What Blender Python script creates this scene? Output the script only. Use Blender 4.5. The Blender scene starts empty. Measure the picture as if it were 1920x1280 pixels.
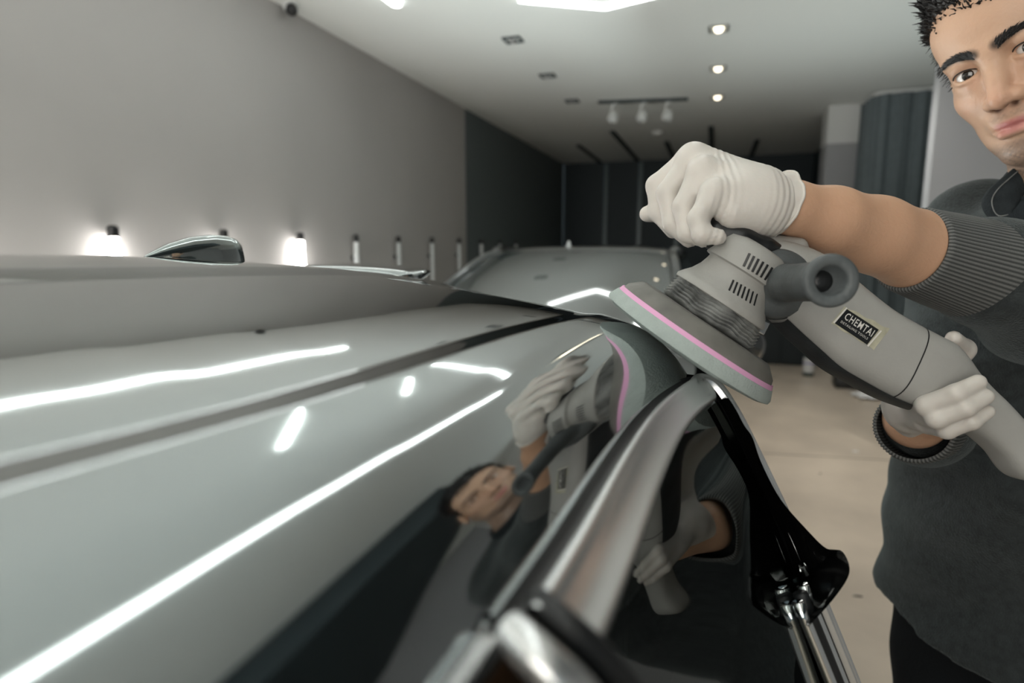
import bpy, bmesh, math, random
import numpy as np
from mathutils import Vector, Matrix
from mathutils.bvhtree import BVHTree
random.seed(7); rng = np.random.RandomState(7)
sc = bpy.context.scene
COL = sc.collection
PI = math.pi
# ---------------------------------------------------------------- camera, exposure, world, big lights
CAM_H = 1.45; FPX = 1140.0
PITCH = math.atan(175/FPX); YAW = math.atan2(380/FPX, math.cos(PITCH)+175/FPX*math.sin(PITCH))
cd = bpy.data.cameras.new('camera'); cam = bpy.data.objects.new('camera', cd); COL.objects.link(cam)
cam.location = (0, 0, CAM_H); cam.rotation_euler = (PI/2-PITCH, 0, YAW)
cd.sensor_width = 36; cd.lens = 36*FPX/1920; cd.clip_start = .01; cd.clip_end = 100
cd.dof.use_dof = True; cd.dof.focus_distance = .62; cd.dof.aperture_fstop = 3.6
sc.camera = cam
sc.view_settings.view_transform = 'Standard'; sc.view_settings.look = 'None'
sc.view_settings.gamma = 1; sc.view_settings.use_curve_mapping = False
sc.view_settings.exposure = 0.0
w = bpy.data.worlds.new('world'); sc.world = w; w.use_nodes = True
w.node_tree.nodes['Background'].inputs[0].default_value = (.62, .80, .88, 1)
w.node_tree.nodes['Background'].inputs[1].default_value = .30
def area(name, loc, rot, sx, sy, power, color):
    l = bpy.data.lights.new(name, 'AREA'); l.shape = 'RECTANGLE'; l.size = sx; l.size_y = sy
    l.energy = power; l.color = color
    o = bpy.data.objects.new(name, l); COL.objects.link(o); o.location = loc; o.rotation_euler = rot
    return o
# added fill light behind the camera, brightens the man and the near walls
area('front_fill', (-.55, -3.5, 1.6), (PI/2, 0, -.12), 2.6, 2.6, 92, (1, .94, .86))

# added unseen fill spots near the floor, aimed up to brighten the ceiling
for k, (x, y, pw, dx, dy) in enumerate(((-1.85, -.6, 120, .75, .1), (-1.85, 1.8, 125, .75, .2), (-1.95, 4.1, 95, .85, .0), (1.15, 5.2, 90, -.1, .0))):
    l = bpy.data.lights.new('ceiling_fill', 'SPOT'); l.energy = pw; l.color = (.90, 1, .985); l.spot_size = math.radians(135); l.spot_blend = 1; l.shadow_soft_size = .12
    o = bpy.data.objects.new('ceiling_fill', l); COL.objects.link(o); o.location = (x, y, .25 if y < 5 else .5)
    o.rotation_euler = Vector((dx, dy, 1)).to_track_quat('-Z', 'Y').to_euler()
# added fill spots without fixtures, to brighten the right half of the floor
for x, y, pw in ((1.9, 1.6, 66), (1.75, 3.5, 80), (.75, 4.6, 105), (1.0, 6.3, 60)):
    l = bpy.data.lights.new('floor_fill', 'SPOT'); l.energy = pw; l.color = (1, .95, .88); l.spot_size = math.radians(95); l.spot_blend = .8; l.shadow_soft_size = .06
    o = bpy.data.objects.new('floor_fill', l); COL.objects.link(o); o.location = (x, y, 3.10)

cp, sp, cy, sy = math.cos(PITCH), math.sin(PITCH), math.cos(YAW), math.sin(YAW)
RIGHT = np.array([cy, sy, 0.]); FWD = np.array([-sy*cp, cy*cp, -sp]); UPV = np.array([-sy*sp, cy*sp, cp])
CAMP = np.array([0, 0, CAM_H])
def V(px, py, d):                      # a point of the place, d metres in front of the lens
    return CAMP + RIGHT*((px-960)/FPX*d) + UPV*((640-py)/FPX*d) + FWD*d
def D(a, b, c):                        # a direction given right / up / towards the depth
    v = RIGHT*a + UPV*b + FWD*c
    return v/np.linalg.norm(v)
def ray(px, py):
    v = RIGHT*(px-960)/FPX + UPV*(640-py)/FPX + FWD
    return v
def R(px, d): return px*d/FPX
# ---------------------------------------------------------------- materials
def mat(name, col, rough=.5, metal=0., coat=0., spec=.5, emit=None, es=0., bump=0., bscale=60., var=0., vscale=4., sss=0., ior=None, alpha=None, trans=0.):
    m = bpy.data.materials.new(name); m.use_nodes = True
    nt = m.node_tree; b = nt.nodes['Principled BSDF']
    b.inputs['Base Color'].default_value = (*col, 1); b.inputs['Roughness'].default_value = rough
    b.inputs['Metallic'].default_value = metal; b.inputs['Coat Weight'].default_value = coat
    b.inputs['Coat Roughness'].default_value = .03
    b.inputs['Specular IOR Level'].default_value = spec
    b.inputs['Transmission Weight'].default_value = trans
    if ior: b.inputs['IOR'].default_value = ior
    if emit: b.inputs['Emission Color'].default_value = (*emit, 1); b.inputs['Emission Strength'].default_value = es
    if sss:
        b.inputs['Subsurface Weight'].default_value = sss; b.inputs['Subsurface Radius'].default_value = (.01, .005, .003)
        b.inputs['Subsurface Scale'].default_value = .6
    tc = nt.nodes.new('ShaderNodeTexCoord')
    if var:
        n = nt.nodes.new('ShaderNodeTexNoise'); n.inputs['Scale'].default_value = vscale; n.inputs['Detail'].default_value = 6
        nt.links.new(tc.outputs['Object'], n.inputs['Vector'])
        r = nt.nodes.new('ShaderNodeValToRGB')
        r.color_ramp.elements[0].position = .3; r.color_ramp.elements[1].position = .7
        r.color_ramp.elements[0].color = (*[c*(1-var) for c in col], 1); r.color_ramp.elements[1].color = (*[min(1, c*(1+var)) for c in col], 1)
        nt.links.new(n.outputs['Fac'], r.inputs['Fac']); nt.links.new(r.outputs['Color'], b.inputs['Base Color'])
    if bump:
        n2 = nt.nodes.new('ShaderNodeTexNoise'); n2.inputs['Scale'].default_value = bscale; n2.inputs['Detail'].default_value = 5
        nt.links.new(tc.outputs['Object'], n2.inputs['Vector'])
        bp = nt.nodes.new('ShaderNodeBump'); bp.inputs['Strength'].default_value = bump; bp.inputs['Distance'].default_value = .002
        nt.links.new(n2.outputs['Fac'], bp.inputs['Height']); nt.links.new(bp.outputs['Normal'], b.inputs['Normal'])
    return m
def attr_mat(name, rough=.5, bump=0., bscale=300, sss=0., spec=.4):
    m = mat(name, (.5, .5, .5), rough, bump=bump, bscale=bscale, sss=sss, spec=spec)
    nt = m.node_tree; a = nt.nodes.new('ShaderNodeAttribute'); a.attribute_name = 'Col'
    nt.links.new(a.outputs['Color'], nt.nodes['Principled BSDF'].inputs['Base Color'])
    return m
# ---------------------------------------------------------------- objects
ORG = {}
def thing(name, label, cat, loc, group=None):
    o = bpy.data.objects.new(name, None); COL.objects.link(o); o.location = loc
    o.empty_display_size = .05
    o['label'] = label; o['category'] = cat
    if group: o['group'] = group
    ORG[o] = np.array(loc, float)
    return o
def tag(o, label, cat, group=None, kind=None):
    o['label'] = label; o['category'] = cat
    if group: o['group'] = group
    if kind: o['kind'] = kind
    return o
def obj(name, verts, faces, m, parent=None, smooth=True, kind=None, cols=None, label=None, sharp=None):
    v = np.asarray(verts, float)
    lo, hi = v.min(0), v.max(0)
    org = np.array([(lo[0]+hi[0])/2, (lo[1]+hi[1])/2, lo[2]])
    me = bpy.data.meshes.new(name)
    me.from_pydata([tuple(p) for p in v-org], [], [tuple(int(i) for i in f) for f in faces]); 
    if m is not None: me.materials.append(m)
    if smooth:
        me.polygons.foreach_set('use_smooth', [True]*len(me.polygons))
        if sharp: me.set_sharp_from_angle(angle=math.radians(sharp))
    if cols is not None:
        a = me.color_attributes.new('Col', 'FLOAT_COLOR', 'POINT')
        c = np.ones((len(v), 4)); c[:, :3] = cols; a.data.foreach_set('color', c.ravel())
    me.validate(); me.update()
    o = bpy.data.objects.new(name, me); COL.objects.link(o)
    ORG[o] = org
    if parent is not None:
        o.parent = parent; o.location = org-ORG[parent]
    else: o.location = org
    if kind: o['kind'] = kind
    if label: o['label'] = label
    return o
class MB:
    def __init__(s): s.v = []; s.f = []
    def add(s, v, f):
        k = len(s.v); s.v += [tuple(p) for p in v]; s.f += [tuple(i+k for i in q) for q in f]; return s
    def box(s, lo, hi, bev=0.):
        lo = np.array(lo, float); hi = np.array(hi, float)
        if bev <= 0:
            v = [(x, y, z) for x in (lo[0], hi[0]) for y in (lo[1], hi[1]) for z in (lo[2], hi[2])]
            return s.add(v, [(0,1,3,2),(4,6,7,5),(0,4,5,1),(2,3,7,6),(0,2,6,4),(1,5,7,3)])
        b = bmesh.new(); bmesh.ops.create_cube(b, size=1)
        for q in b.verts: q.co = Vector(((lo+hi)/2+np.array(q.co)*(hi-lo)))
        bmesh.ops.bevel(b, geom=b.edges[:], offset=bev, segments=2, affect='EDGES', profile=.5)
        b.verts.index_update(); r = s.add([tuple(q.co) for q in b.verts], [[q.index for q in f.verts] for f in b.faces]); b.free(); return r
    def obox(s, c, ax, ay, az, bev=0.):   # oriented: centre and three half-axes
        c, ax, ay, az = map(np.array, (c, ax, ay, az))
        t = MB()
        L = [np.linalg.norm(q) for q in (ax, ay, az)]
        t.box([-q for q in L], L, bev)
        M = np.array([ax/L[0], ay/L[1], az/L[2]])
        return s.add(np.array(t.v)@M+c, t.f)
    def tube(s, pts, rad, n=12, caps=True, flat=None):
        P = np.array(pts, float); k = len(P); rad = np.broadcast_to(np.array(rad, float), (k,)) if np.ndim(rad) < 2 else np.array(rad)
        T = np.gradient(P, axis=0); T /= np.linalg.norm(T, axis=1)[:, None]+1e-12
        u = np.cross(T[0], [0, 0, 1.]); 
        if np.linalg.norm(u) < 1e-3: u = np.cross(T[0], [0, 1., 0])
        V_ = []
        for i in range(k):
            u = u-T[i]*np.dot(u, T[i]); u /= np.linalg.norm(u); w_ = np.cross(T[i], u)
            for j in range(n):
                a = 2*PI*j/n
                V_.append(P[i]+(u*math.cos(a)+w_*math.sin(a))*rad[i])
        return s.rings(V_, k, n, caps)
    def rings(s, V_, k, n, caps=True, close=True):
        F = []
        for i in range(k-1):
            for j in range(n if close else n-1):
                a = i*n+j; b = i*n+(j+1) % n
                F.append((a, b, b+n, a+n))
        if caps and close: F.append(tuple(range(n))[::-1]); F.append(tuple((k-1)*n+j for j in range(n)))
        return s.add(V_, F)
    def lathe(s, c, axis, prof, n=48, caps=True):   # prof: (r, h)
        c = np.array(c, float); a = np.array(axis, float); a /= np.linalg.norm(a)
        u = np.cross(a, [0, 0, 1.]); 
        if np.linalg.norm(u) < 1e-3: u = np.array([1., 0, 0])
        u /= np.linalg.norm(u); w_ = np.cross(a, u)
        V_ = [c+a*h+(u*math.cos(2*PI*j/n)+w_*math.sin(2*PI*j/n))*max(r, 1e-5) for r, h in prof for j in range(n)]
        return s.rings(V_, len(prof), n, caps)
    def grid(s, P):                        # P: (a, b, 3)
        a, b = P.shape[:2]
        F = [(i*b+j, (i+1)*b+j, (i+1)*b+j+1, i*b+j+1) for i in range(a-1) for j in range(b-1)]
        return s.add(P.reshape(-1, 3), F)
    def build(s, name, m, parent=None, **k): return obj(name, s.v, s.f, m, parent, **k)
def cr(pts, n=8, closed=False):            # Catmull-Rom through the points
    P = np.array(pts, float); k = len(P); out = []
    for i in range(k if closed else k-1):
        if closed: a, b, c, d = P[(i-1) % k], P[i], P[(i+1) % k], P[(i+2) % k]
        else: a, b, c, d = P[max(i-1, 0)], P[i], P[i+1], P[min(i+2, k-1)]
        for t in np.linspace(0, 1, n, endpoint=False):
            out.append(.5*((2*b)+(c-a)*t+(2*a-5*b+4*c-d)*t*t+(3*b-a-3*c+d)*t**3))
    if not closed: out.append(P[-1])
    return np.array(out)
# ---------------------------------------------------------------- signed distance modelling
class SDF:
    def __init__(s, lo, hi, h):
        s.lo = np.array(lo, float); s.h = h; s.n = np.ceil((np.array(hi)-s.lo)/h).astype(int)+1
        s.f = np.full(tuple(s.n), .1, np.float32)
        s.ax = [s.lo[i]+h*np.arange(s.n[i]) for i in range(3)]
    def sub(s, lo, hi):
        a = np.clip(np.floor((np.array(lo)-s.lo)/s.h).astype(int), 0, s.n); b = np.clip(np.ceil((np.array(hi)-s.lo)/s.h).astype(int)+1, 0, s.n)
        sl = tuple(slice(a[i], b[i]) for i in range(3))
        if any(b[i] <= a[i] for i in range(3)): return None, None
        P = np.stack(np.meshgrid(*[s.ax[i][sl[i]] for i in range(3)], indexing='ij'), -1)
        return sl, P
    def comb(s, sl, d, k, op):
        o = s.f[sl]
        if op == 'u':
            if k <= 0: s.f[sl] = np.minimum(o, d)
            else: h = np.maximum(k-np.abs(o-d), 0)/k; s.f[sl] = np.minimum(o, d)-h*h*k*.25
        else:
            d = -d
            if k <= 0: s.f[sl] = np.maximum(o, d)
            else: h = np.maximum(k-np.abs(o-d), 0)/k; s.f[sl] = np.maximum(o, d)+h*h*k*.25
    def cone(s, a, b, ra, rb, k=0., op='u'):
        a = np.array(a, float); b = np.array(b, float); m = max(ra, rb)+k+s.h*3+.012
        sl, P = s.sub(np.minimum(a, b)-m, np.maximum(a, b)+m)
        if sl is None: return s
        ba = b-a; t = np.clip(((P-a)@ba)/max(ba@ba, 1e-12), 0, 1)
        d = np.linalg.norm(P-a-t[..., None]*ba, axis=-1)-(ra+(rb-ra)*t)
        s.comb(sl, d, k, op); return s
    def chain(s, pts, rad, k=0., inner=0., op='u'):
        for i in range(len(pts)-1): s.cone(pts[i], pts[i+1], rad[i], rad[i+1], k if i == 0 else max(inner, k*.5), op)
        return s
    def ell(s, c, r, M=None, k=0., op='u'):
        c = np.array(c, float); r = np.array(r, float); m = r.max()+k+s.h*3+.012
        sl, P = s.sub(c-m, c+m)
        if sl is None: return s
        q = P-c
        if M is not None: q = q@np.array(M).T      # rows of M are the local axes
        k0 = np.linalg.norm(q/r, axis=-1); k1 = np.linalg.norm(q/(r*r), axis=-1)
        s.comb(sl, k0*(k0-1)/np.maximum(k1, 1e-9), k, op); return s
    def half(s, p, n):                     # keep the side the normal points away from
        P = np.stack(np.meshgrid(*s.ax, indexing='ij'), -1); n = np.array(n, float); n /= np.linalg.norm(n)
        s.f = np.maximum(s.f, (P-np.array(p))@n).astype(np.float32); return s
    def field(s, fn): 
        P = np.stack(np.meshgrid(*s.ax, indexing='ij'), -1); s.f = (s.f+fn(P)).astype(np.float32); return s
    def mesh(s, smooth=2):
        f = s.f; n = np.array(f.shape); ins = f < 0
        c = [f[i:n[0]-1+i, j:n[1]-1+j, k:n[2]-1+k] for i in (0, 1) for j in (0, 1) for k in (0, 1)]
        cnt = sum((q < 0).astype(np.int8) for q in c); act = (cnt > 0) & (cnt < 8)
        idx = np.full(act.shape, -1, np.int64); ids = np.argwhere(act); idx[act] = np.arange(len(ids))
        vals = np.stack([q[act] for q in c], 1).astype(float)
        off = np.array([(i, j, k) for i in (0, 1) for j in (0, 1) for k in (0, 1)], float)
        acc = np.zeros((len(ids), 3)); num = np.zeros(len(ids))
        for a in range(8):
            for b in range(a+1, 8):
                if np.abs(off[a]-off[b]).sum() == 1:
                    x = (vals[:, a] < 0) != (vals[:, b] < 0)
                    t = np.where(x, vals[:, a]/np.where(x, vals[:, a]-vals[:, b], 1), 0)
                    acc += np.where(x[:, None], off[a]+(off[b]-off[a])*t[:, None], 0); num += x
        v = s.lo+(ids+acc/num[:, None])*s.h
        F = []
        for a in range(3):
            b, c_ = (a+1) % 3, (a+2) % 3
            s0 = [slice(None)]*3; s1 = [slice(None)]*3; s0[a] = slice(0, -1); s1[a] = slice(1, None)
            ch = ins[tuple(s0)] != ins[tuple(s1)]
            e = np.argwhere(ch)
            e = e[(e[:, b] > 0) & (e[:, c_] > 0) & (e[:, b] < n[b]-1) & (e[:, c_] < n[c_]-1)]
            if not len(e): continue
            flip = ins[tuple(s0)][tuple(e.T)]
            def g(db, dc):
                q = e.copy(); q[:, b] += db; q[:, c_] += dc; return idx[tuple(q.T)]
            Q = np.stack([g(-1, -1), g(0, -1), g(0, 0), g(-1, 0)], 1)
            Q = np.where(flip[:, None], Q, Q[:, ::-1]); F.append(Q[(Q >= 0).all(1)])
        F = np.concatenate(F)
        for _ in range(smooth):
            e = np.concatenate([F[:, [0, 1]], F[:, [1, 2]], F[:, [2, 3]], F[:, [3, 0]]]); e = np.concatenate([e, e[:, ::-1]])
            sm = np.zeros_like(v); nn = np.bincount(e[:, 0], minlength=len(v)).astype(float)
            for i in range(3): sm[:, i] = np.bincount(e[:, 0], v[e[:, 1], i], len(v))
            v = v+.5*(sm/np.maximum(nn, 1)[:, None]-v)
        return v, F
# ================================================================ the room
XL, XR, YF, YB, HC = -3.0, 3.2, -3.6, 12.5, CAM_H+1.70
m_wall = mat('wall_paint', (.42, .408, .395), .75, var=.03, vscale=1.2, bump=.15, bscale=180)
m_ceil = mat('ceiling_paint', (.80, .83, .81), .8, var=.015, vscale=.6)
m_floor = mat('floor_concrete', (.52, .445, .36), .34, var=.16, vscale=2.2, bump=.25, bscale=25)
m_grey = mat('grey_paint', (.36, .37, .385), .75, bump=.1, bscale=200)
m_white = mat('white_paint', (.72, .74, .73), .7, bump=.1, bscale=200)
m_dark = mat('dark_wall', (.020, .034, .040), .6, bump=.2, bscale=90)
m_black = mat('black_plastic', (.012, .013, .014), .35, bump=.1, bscale=400)
m_chrome = mat('chrome', (.80, .82, .82), .07, metal=1)
m_steel = mat('brushed_metal', (.45, .46, .46), .3, metal=1)
m_led = mat('led_diffuser', (1, 1, 1), .5, emit=(.96, 1, .975), es=9)
m_tube = mat('tube_diffuser', (1, 1, 1), .5, emit=(1, .96, .92), es=28)
m_tubeoff = mat('tube_unlit', (.62, .65, .65), .3)
m_warm = mat('warm_lamp', (1, 1, 1), .5, emit=(1, .86, .62), es=5)
def slab(name, lo, hi, m, kind='structure', parent=None, bev=0):
    return MB().box(lo, hi, bev).build(name, m, parent, smooth=False, kind=kind)
slab('floor', (XL-.1, YF-.1, -.1), (XR+.1, YB+.1, 0), m_floor)
slab('ceiling', (XL-.1, YF-.1, HC), (XR+.1, YB+.1, HC+.1), m_ceil)
slab('wall_left', (XL-.1, YF, 0), (XL, 7.25, HC), m_wall)
slab('wall_left_far', (XL-.1, 7.25, 0), (XL-.004, YB, HC), mat('wall_shade_teal', (.13, .155, .16), .7, bump=.1, bscale=180))  # far end of the left wall, its unlit shade put into the colour
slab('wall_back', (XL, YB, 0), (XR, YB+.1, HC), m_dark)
def cpt(px, py):                       # point of the ceiling seen there
    q = ray(px, py); return CAMP+q*((HC-CAM_H)/q[2])
_q = ray(1585, 268); ZB = CAM_H+_q[2]*8.5/_q[1]          # where the white upper paint begins
_q = ray(1769, 87); PXc, PYc = (_q*((ZB-CAM_H)/_q[2]))[:2]  # corner of the near pillar
# right side: near wall, the return that ends in the pillar, the deep bay behind it
slab('wall_right', (XR, YF, 0), (XR+.1, YB, HC), m_grey)
slab('wall_right_return', (PXc, PYc, 0), (XR, PYc+.12, ZB), m_grey)
slab('trim_1', (PXc, PYc, ZB), (XR, PYc+.12, HC), m_white)
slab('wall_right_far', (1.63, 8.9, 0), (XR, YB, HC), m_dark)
slab('wall_right_column', (1.23, 8.5, 0), (1.63, 8.9, ZB), m_grey)
slab('trim_2', (1.23, 8.5, ZB), (1.63, 8.9, HC), m_white)
slab('reflection_blocker', (1.15, YF, 2.62), (XR, 2.85, HC), m_dark)   # unseen dark box added over the right side to darken the roof reflection
# front behind the camera: piers and a lintel around the open garage entrance
slab('wall_front', (XL, YF-.1, 0), (-1.9, YF, HC), m_wall)
slab('wall_front_pier', (3.0, YF-.1, 0), (XR, YF, HC), m_grey)
slab('trim_3', (-1.9, YF-.1, 2.95), (3.0, YF, HC), m_white)
# slow control joint and skirting
slab('baseboard_left', (XL, YF, 0), (XL+.015, YB, .1), m_dark)
# ---------------------------------------------------------------- vertical tube lamps along the left wall
def wall_tube(y, lit, label):
    r = .026 if lit else .022
    t = thing('wall_tube_lamp', label, 'lamp', (XL+.05, y, .35), 'vertical tube lamps along the left wall')
    c = np.array([XL+.05, y, 0])
    top = CAM_H+.055
    m = MB().lathe(c, (0, 0, 1), [(.001, .38), (r*.8, .38), (r, .40), (r, top-.01), (r*.8, top), (.001, top)], 20)
    m.build('diffuser_tube', m_tube if lit else m_tubeoff, t)
    MB().lathe(c, (0, 0, 1), [(.001, top), (r*1.05, top), (r*1.1, top+.05), (.6*r, top+.062), (.001, top+.062)], 20).build('end_cap', m_black, t, sharp=40)
    MB().lathe(c, (0, 0, 1), [(.001, .34), (r*1.1, .34), (r*1.1, .385), (.001, .385)], 20).build('end_cap', m_black, t, sharp=40)
    for z in (.55, 1.35): MB().box((XL, y-.012, z), (XL+.05, y+.012, z+.03)).build('bracket', m_black, t, smooth=False)
ORD = ['first', 'second', 'third', 'fourth', 'fifth', 'sixth', 'seventh', 'eighth', 'ninth', 'tenth', 'eleventh']
for i in range(-1, 7):
    y = 2.38+.753*(i-3)
    nm = {3: 'glowing white tube lamp on the left wall, left of the roof fin', 4: 'glowing white tube lamp on the left wall hidden behind the roof fin',
          5: 'glowing white tube lamp on the left wall, right of the roof fin'}.get(i, 'glowing wall tube lamp, %s before the one left of the roof fin' % {2: 'first', 1: 'second', 0: 'third', -1: 'fourth'}.get(i, 'fifth'))
    if i <= 5: wall_tube(y, True, nm)
for k in range(7):
    y = 4.64+.753*k
    wall_tube(y, False, '%s unlit tube lamp with black cap from the left along the wall' % ORD[k])
# ---------------------------------------------------------------- ceiling light lines
def bar(m, a, b, wd, z0, z1):
    a = np.array([*a, 0.]); b = np.array([*b, 0.]); t = (b-a)/np.linalg.norm(b-a); n = np.array([-t[1], t[0], 0])
    c = (a+b)/2; c[2] = (z0+z1)/2
    m.obox(c, t*np.linalg.norm(b-a)/2, n*wd/2, np.array([0, 0, (z1-z0)/2]))
def strip_light(x, y0, y1, label):
    t = thing('ceiling_light_strip', label, 'light', (x, (y0+y1)/2, HC-.10), 'straight light strips on the ceiling')
    pts = []
    for a in np.linspace(-PI/2, PI/2, 9): pts.append((x+.033*math.sin(a), y1-.033+.033*math.cos(a)))
    for a in np.linspace(PI/2, 3*PI/2, 9): pts.append((x+.033*math.sin(a), y0+.033+.033*math.cos(a)))
    n = len(pts); v = [(p[0], p[1], HC-.02) for p in pts]+[(p[0], p[1], HC-.001) for p in pts]
    f = [tuple(range(n))]+[(i, i+n, (i+1) % n+n, (i+1) % n) for i in range(n)]+[tuple(range(n, 2*n))[::-1]]
    obj('diffuser', v, f, m_led, t, smooth=False)
strip_light(-2.2, -2.6, 4.12, 'long straight glowing strip on the ceiling nearest the left wall')
strip_light(-.10, -2.6, 4.12, 'long straight glowing strip on the ceiling above the polished roof edge')
def chevron(pts, wd, name, label):
    c = np.mean(pts, 0)
    t = thing(name, label, 'light', (c[0], c[1], HC-.10))
    for i in range(len(pts)-1):
        m = MB(); bar(m, pts[i], pts[i+1], wd, HC-.02, HC-.001); m.build('light_bar', m_led, t, smooth=False)
chevron([(-1.36, 4.29), (-.82, 4.61), (-.36, 4.475)], .035, 'chevron_light', 'pointed angular light line on the ceiling above the rear car')
chevron([(-1.32, 2.50), (-1.05, 2.10)], .05, 'short_light_bar', 'short slanted light bar on the ceiling nearer the camera')
chevron([(-1.22, 3.68), (-1.02, 3.32)], .05, 'short_light_bar', 'short slanted light bar on the ceiling beside the pointed light line')
# ---------------------------------------------------------------- recessed downlights
def downlight(x, y, lit, label, group):
    t = thing('recessed_downlight', label, 'light', (x, y, HC-.02), group)
    s = .075
    m = MB()
    for a, b in (((-s, -s), (s, -s+.018)), ((-s, s-.018), (s, s)), ((-s, -s+.018), (-s+.018, s-.018)), ((s-.018, -s+.018), (s, s-.018))):
        m.box((x+a[0], y+a[1], HC-.012), (x+b[0], y+b[1], HC-.001))
    m.build('frame', m_steel if lit else m_dark, t, smooth=False)
    MB().lathe((x, y, HC-.03), (0, 0, 1), [(.001, 0), (.02, 0), (.03, .012), (.034, .029), (.001, .029)], 20).build('bulb', m_warm if lit else m_steel, t)
for k, y in enumerate((5.06, 6.17, 7.29)):
    downlight(-1.66, y, False, '%s unlit square downlight in the row left of the track spotlights' % ('nearest', 'middle', 'farthest')[k], 'unlit downlights')
    downlight(-.05, (5.32, 6.44, 7.61)[k], True, '%s lit downlight in the row above the gloved hand' % ('nearest', 'middle', 'farthest')[k], 'lit downlights')
# track with three spot heads
t = thing('track_spotlight', 'dark ceiling track carrying three white spotlight heads', 'light', (-.9, 7.45, HC-.03))
p0, p1 = cpt(1122, 189), cpt(1290, 183)
p0[2] = p1[2] = HC-.016
MB().obox((p0+p1)/2, (p1-p0)/2, np.array([0, .018, 0]), np.array([0, 0, .016])).build('track', m_dark, t, smooth=False)
for k, q in enumerate((1148, 1203, 1250)):
    f = (q+8-1122)/168; c = p0+(p1-p0)*f; c[2] = HC-.03
    h = MB().tube([c+(0, 0, 0), c+(-.04, 0, -.03), c+(-.055, 0, -.1), c+(-.04, -.02, -.15)], .014, 10).build('spot_head', m_white, t)
    MB().lathe(c+np.array([-.03, -.06, -.19]), (.1, .55, .8), [(.001, -.02), (.055, -.02), (.062, .0), (.05, .075), (.02, .09), (.001, .09)], 24).build('lamp_can', m_white, h, sharp=40)
    MB().lathe(c+np.array([-.036, -.08, -.215]), (.1, .55, .8), [(.001, 0), (.043, 0), (.043, .01), (.001, .01)], 20).build('bulb', m_tubeoff, h)
# smoke detector, dome camera, hook
sm = MB().lathe(cpt(1233, 246), (0, 0, -1), [(.001, 0), (.085, 0), (.08, .03), (.05, .055), (.001, .06)], 24).build('smoke_detector', m_white)
tag(sm, 'small round white smoke detector on the ceiling behind the track spotlights', 'detector')
t = thing('security_camera', 'small white dome security camera where the left wall meets the ceiling', 'camera', (-2.92, 3.88, HC-.08))
MB().lathe((-2.92, 3.88, HC), (0, 0, -1), [(.001, 0), (.055, 0), (.055, .03), (.045, .045), (.001, .045)], 24).build('mount', m_white, t, sharp=40)
MB().lathe((-2.90, 3.86, HC-.035), (.3, -.5, -.8), [(.001, 0), (.04, 0), (.04, .03), (.03, .05), (.001, .058)], 24).build('dome', m_black, t)
# ceiling light channels (off) that run on down the back wall
for k, (x, yn, lab) in enumerate(((-2.24, 10.3, 'faint dark channel in the ceiling nearest the left wall'), (-1.51, 9.26, 'long slanting dark channel in the far ceiling left of the glove'),
        (-.82, 10.4, 'short dark channel in the far ceiling just left of the glove'), (-.13, 9.35, 'upright dark channel in the far ceiling above the glove'), (.56, 10.7, 'dark channel in the far ceiling right of the glove'))):
    c = MB().box((x-.035, yn, HC-.025), (x+.035, YB-.02, HC)).build('ceiling_channel', m_dark, smooth=False)
    tag(c, lab, 'light channel', 'unlit light channels on the far ceiling')
m_teal = mat('wall_channel', (.10, .15, .16), .35)
for k, (px, lab) in enumerate(((1135, 'pale upright channel on the dark back wall left of the glove'), (1199, 'pale upright channel on the back wall ending at the thumb'), (1270, 'pale upright channel on the back wall under the gloved fingers'))):
    q = ray(px, 400); x = q[0]/q[1]*YB
    c = MB().box((x-.035, YB-.03, .3), (x+.035, YB, HC-.03)).build('wall_channel', m_teal, smooth=False)
    tag(c, lab, 'light channel', 'unlit light channels on the back wall')
# ---------------------------------------------------------------- curtain on its rail
m_curt = mat('curtain_cloth', (.135, .165, .178), .85, bump=.4, bscale=300, var=.08, vscale=14)
t = thing('curtain', 'blue grey floor-length curtain hanging in folds beside the pillar', 'curtain', (1.9, 7.9, 0))
path = cr([(1.56, 8.42, 0), (1.57, 8.2, 0), (1.58, 7.98, 0), (1.66, 7.84, 0), (2.1, 7.8, 0), (2.6, 7.8, 0), (3.1, 7.8, 0)], 40)
L = np.concatenate([[0], np.cumsum(np.linalg.norm(np.diff(path, axis=0), axis=1))])
T = np.gradient(path, axis=0); T /= np.linalg.norm(T, axis=1)[:, None]; N = np.stack([-T[:, 1], T[:, 0], 0*T[:, 0]], 1)
rows = []
for z in np.linspace(.04, HC-.05, 14):
    fz = .6+.4*(1-z/3)
    rows.append(path+N*((.035*np.sin(L*2*PI/.17+.6*np.sin(L*5))+.012*np.sin(L*2*PI/.071+z))*fz)[:, None]+np.array([0, 0, z]))
MB().grid(np.array(rows)).build('cloth', m_curt, t)
MB().tube(path[::8]+np.array([0, 0, HC-.03]), .02, 8).build('curtain_rail', m_white, t)
# ================================================================ the front car (its roof fills the picture)
def paint(name, base, metallic, coat=1., rough=.06):
    m = mat(name, base, rough, metal=metallic, coat=coat)
    nt = m.node_tree; b = nt.nodes['Principled BSDF']
    tc = nt.nodes.new('ShaderNodeTexCoord'); n = nt.nodes.new('ShaderNodeTexNoise'); n.inputs['Scale'].default_value = 900; n.inputs['Detail'].default_value = 2
    nt.links.new(tc.outputs['Object'], n.inputs['Vector'])
    r = nt.nodes.new('ShaderNodeValToRGB'); r.color_ramp.elements[0].color = (*[c*.92 for c in base], 1); r.color_ramp.elements[1].color = (*[min(1, c*1.08) for c in base], 1)
    nt.links.new(n.outputs['Fac'], r.inputs['Fac']); nt.links.new(r.outputs['Color'], b.inputs['Base Color'])
    return m
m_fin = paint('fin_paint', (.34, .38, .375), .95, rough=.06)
m_paint = paint('car_paint', (.335, .365, .37), 1.0, rough=.05)
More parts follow.
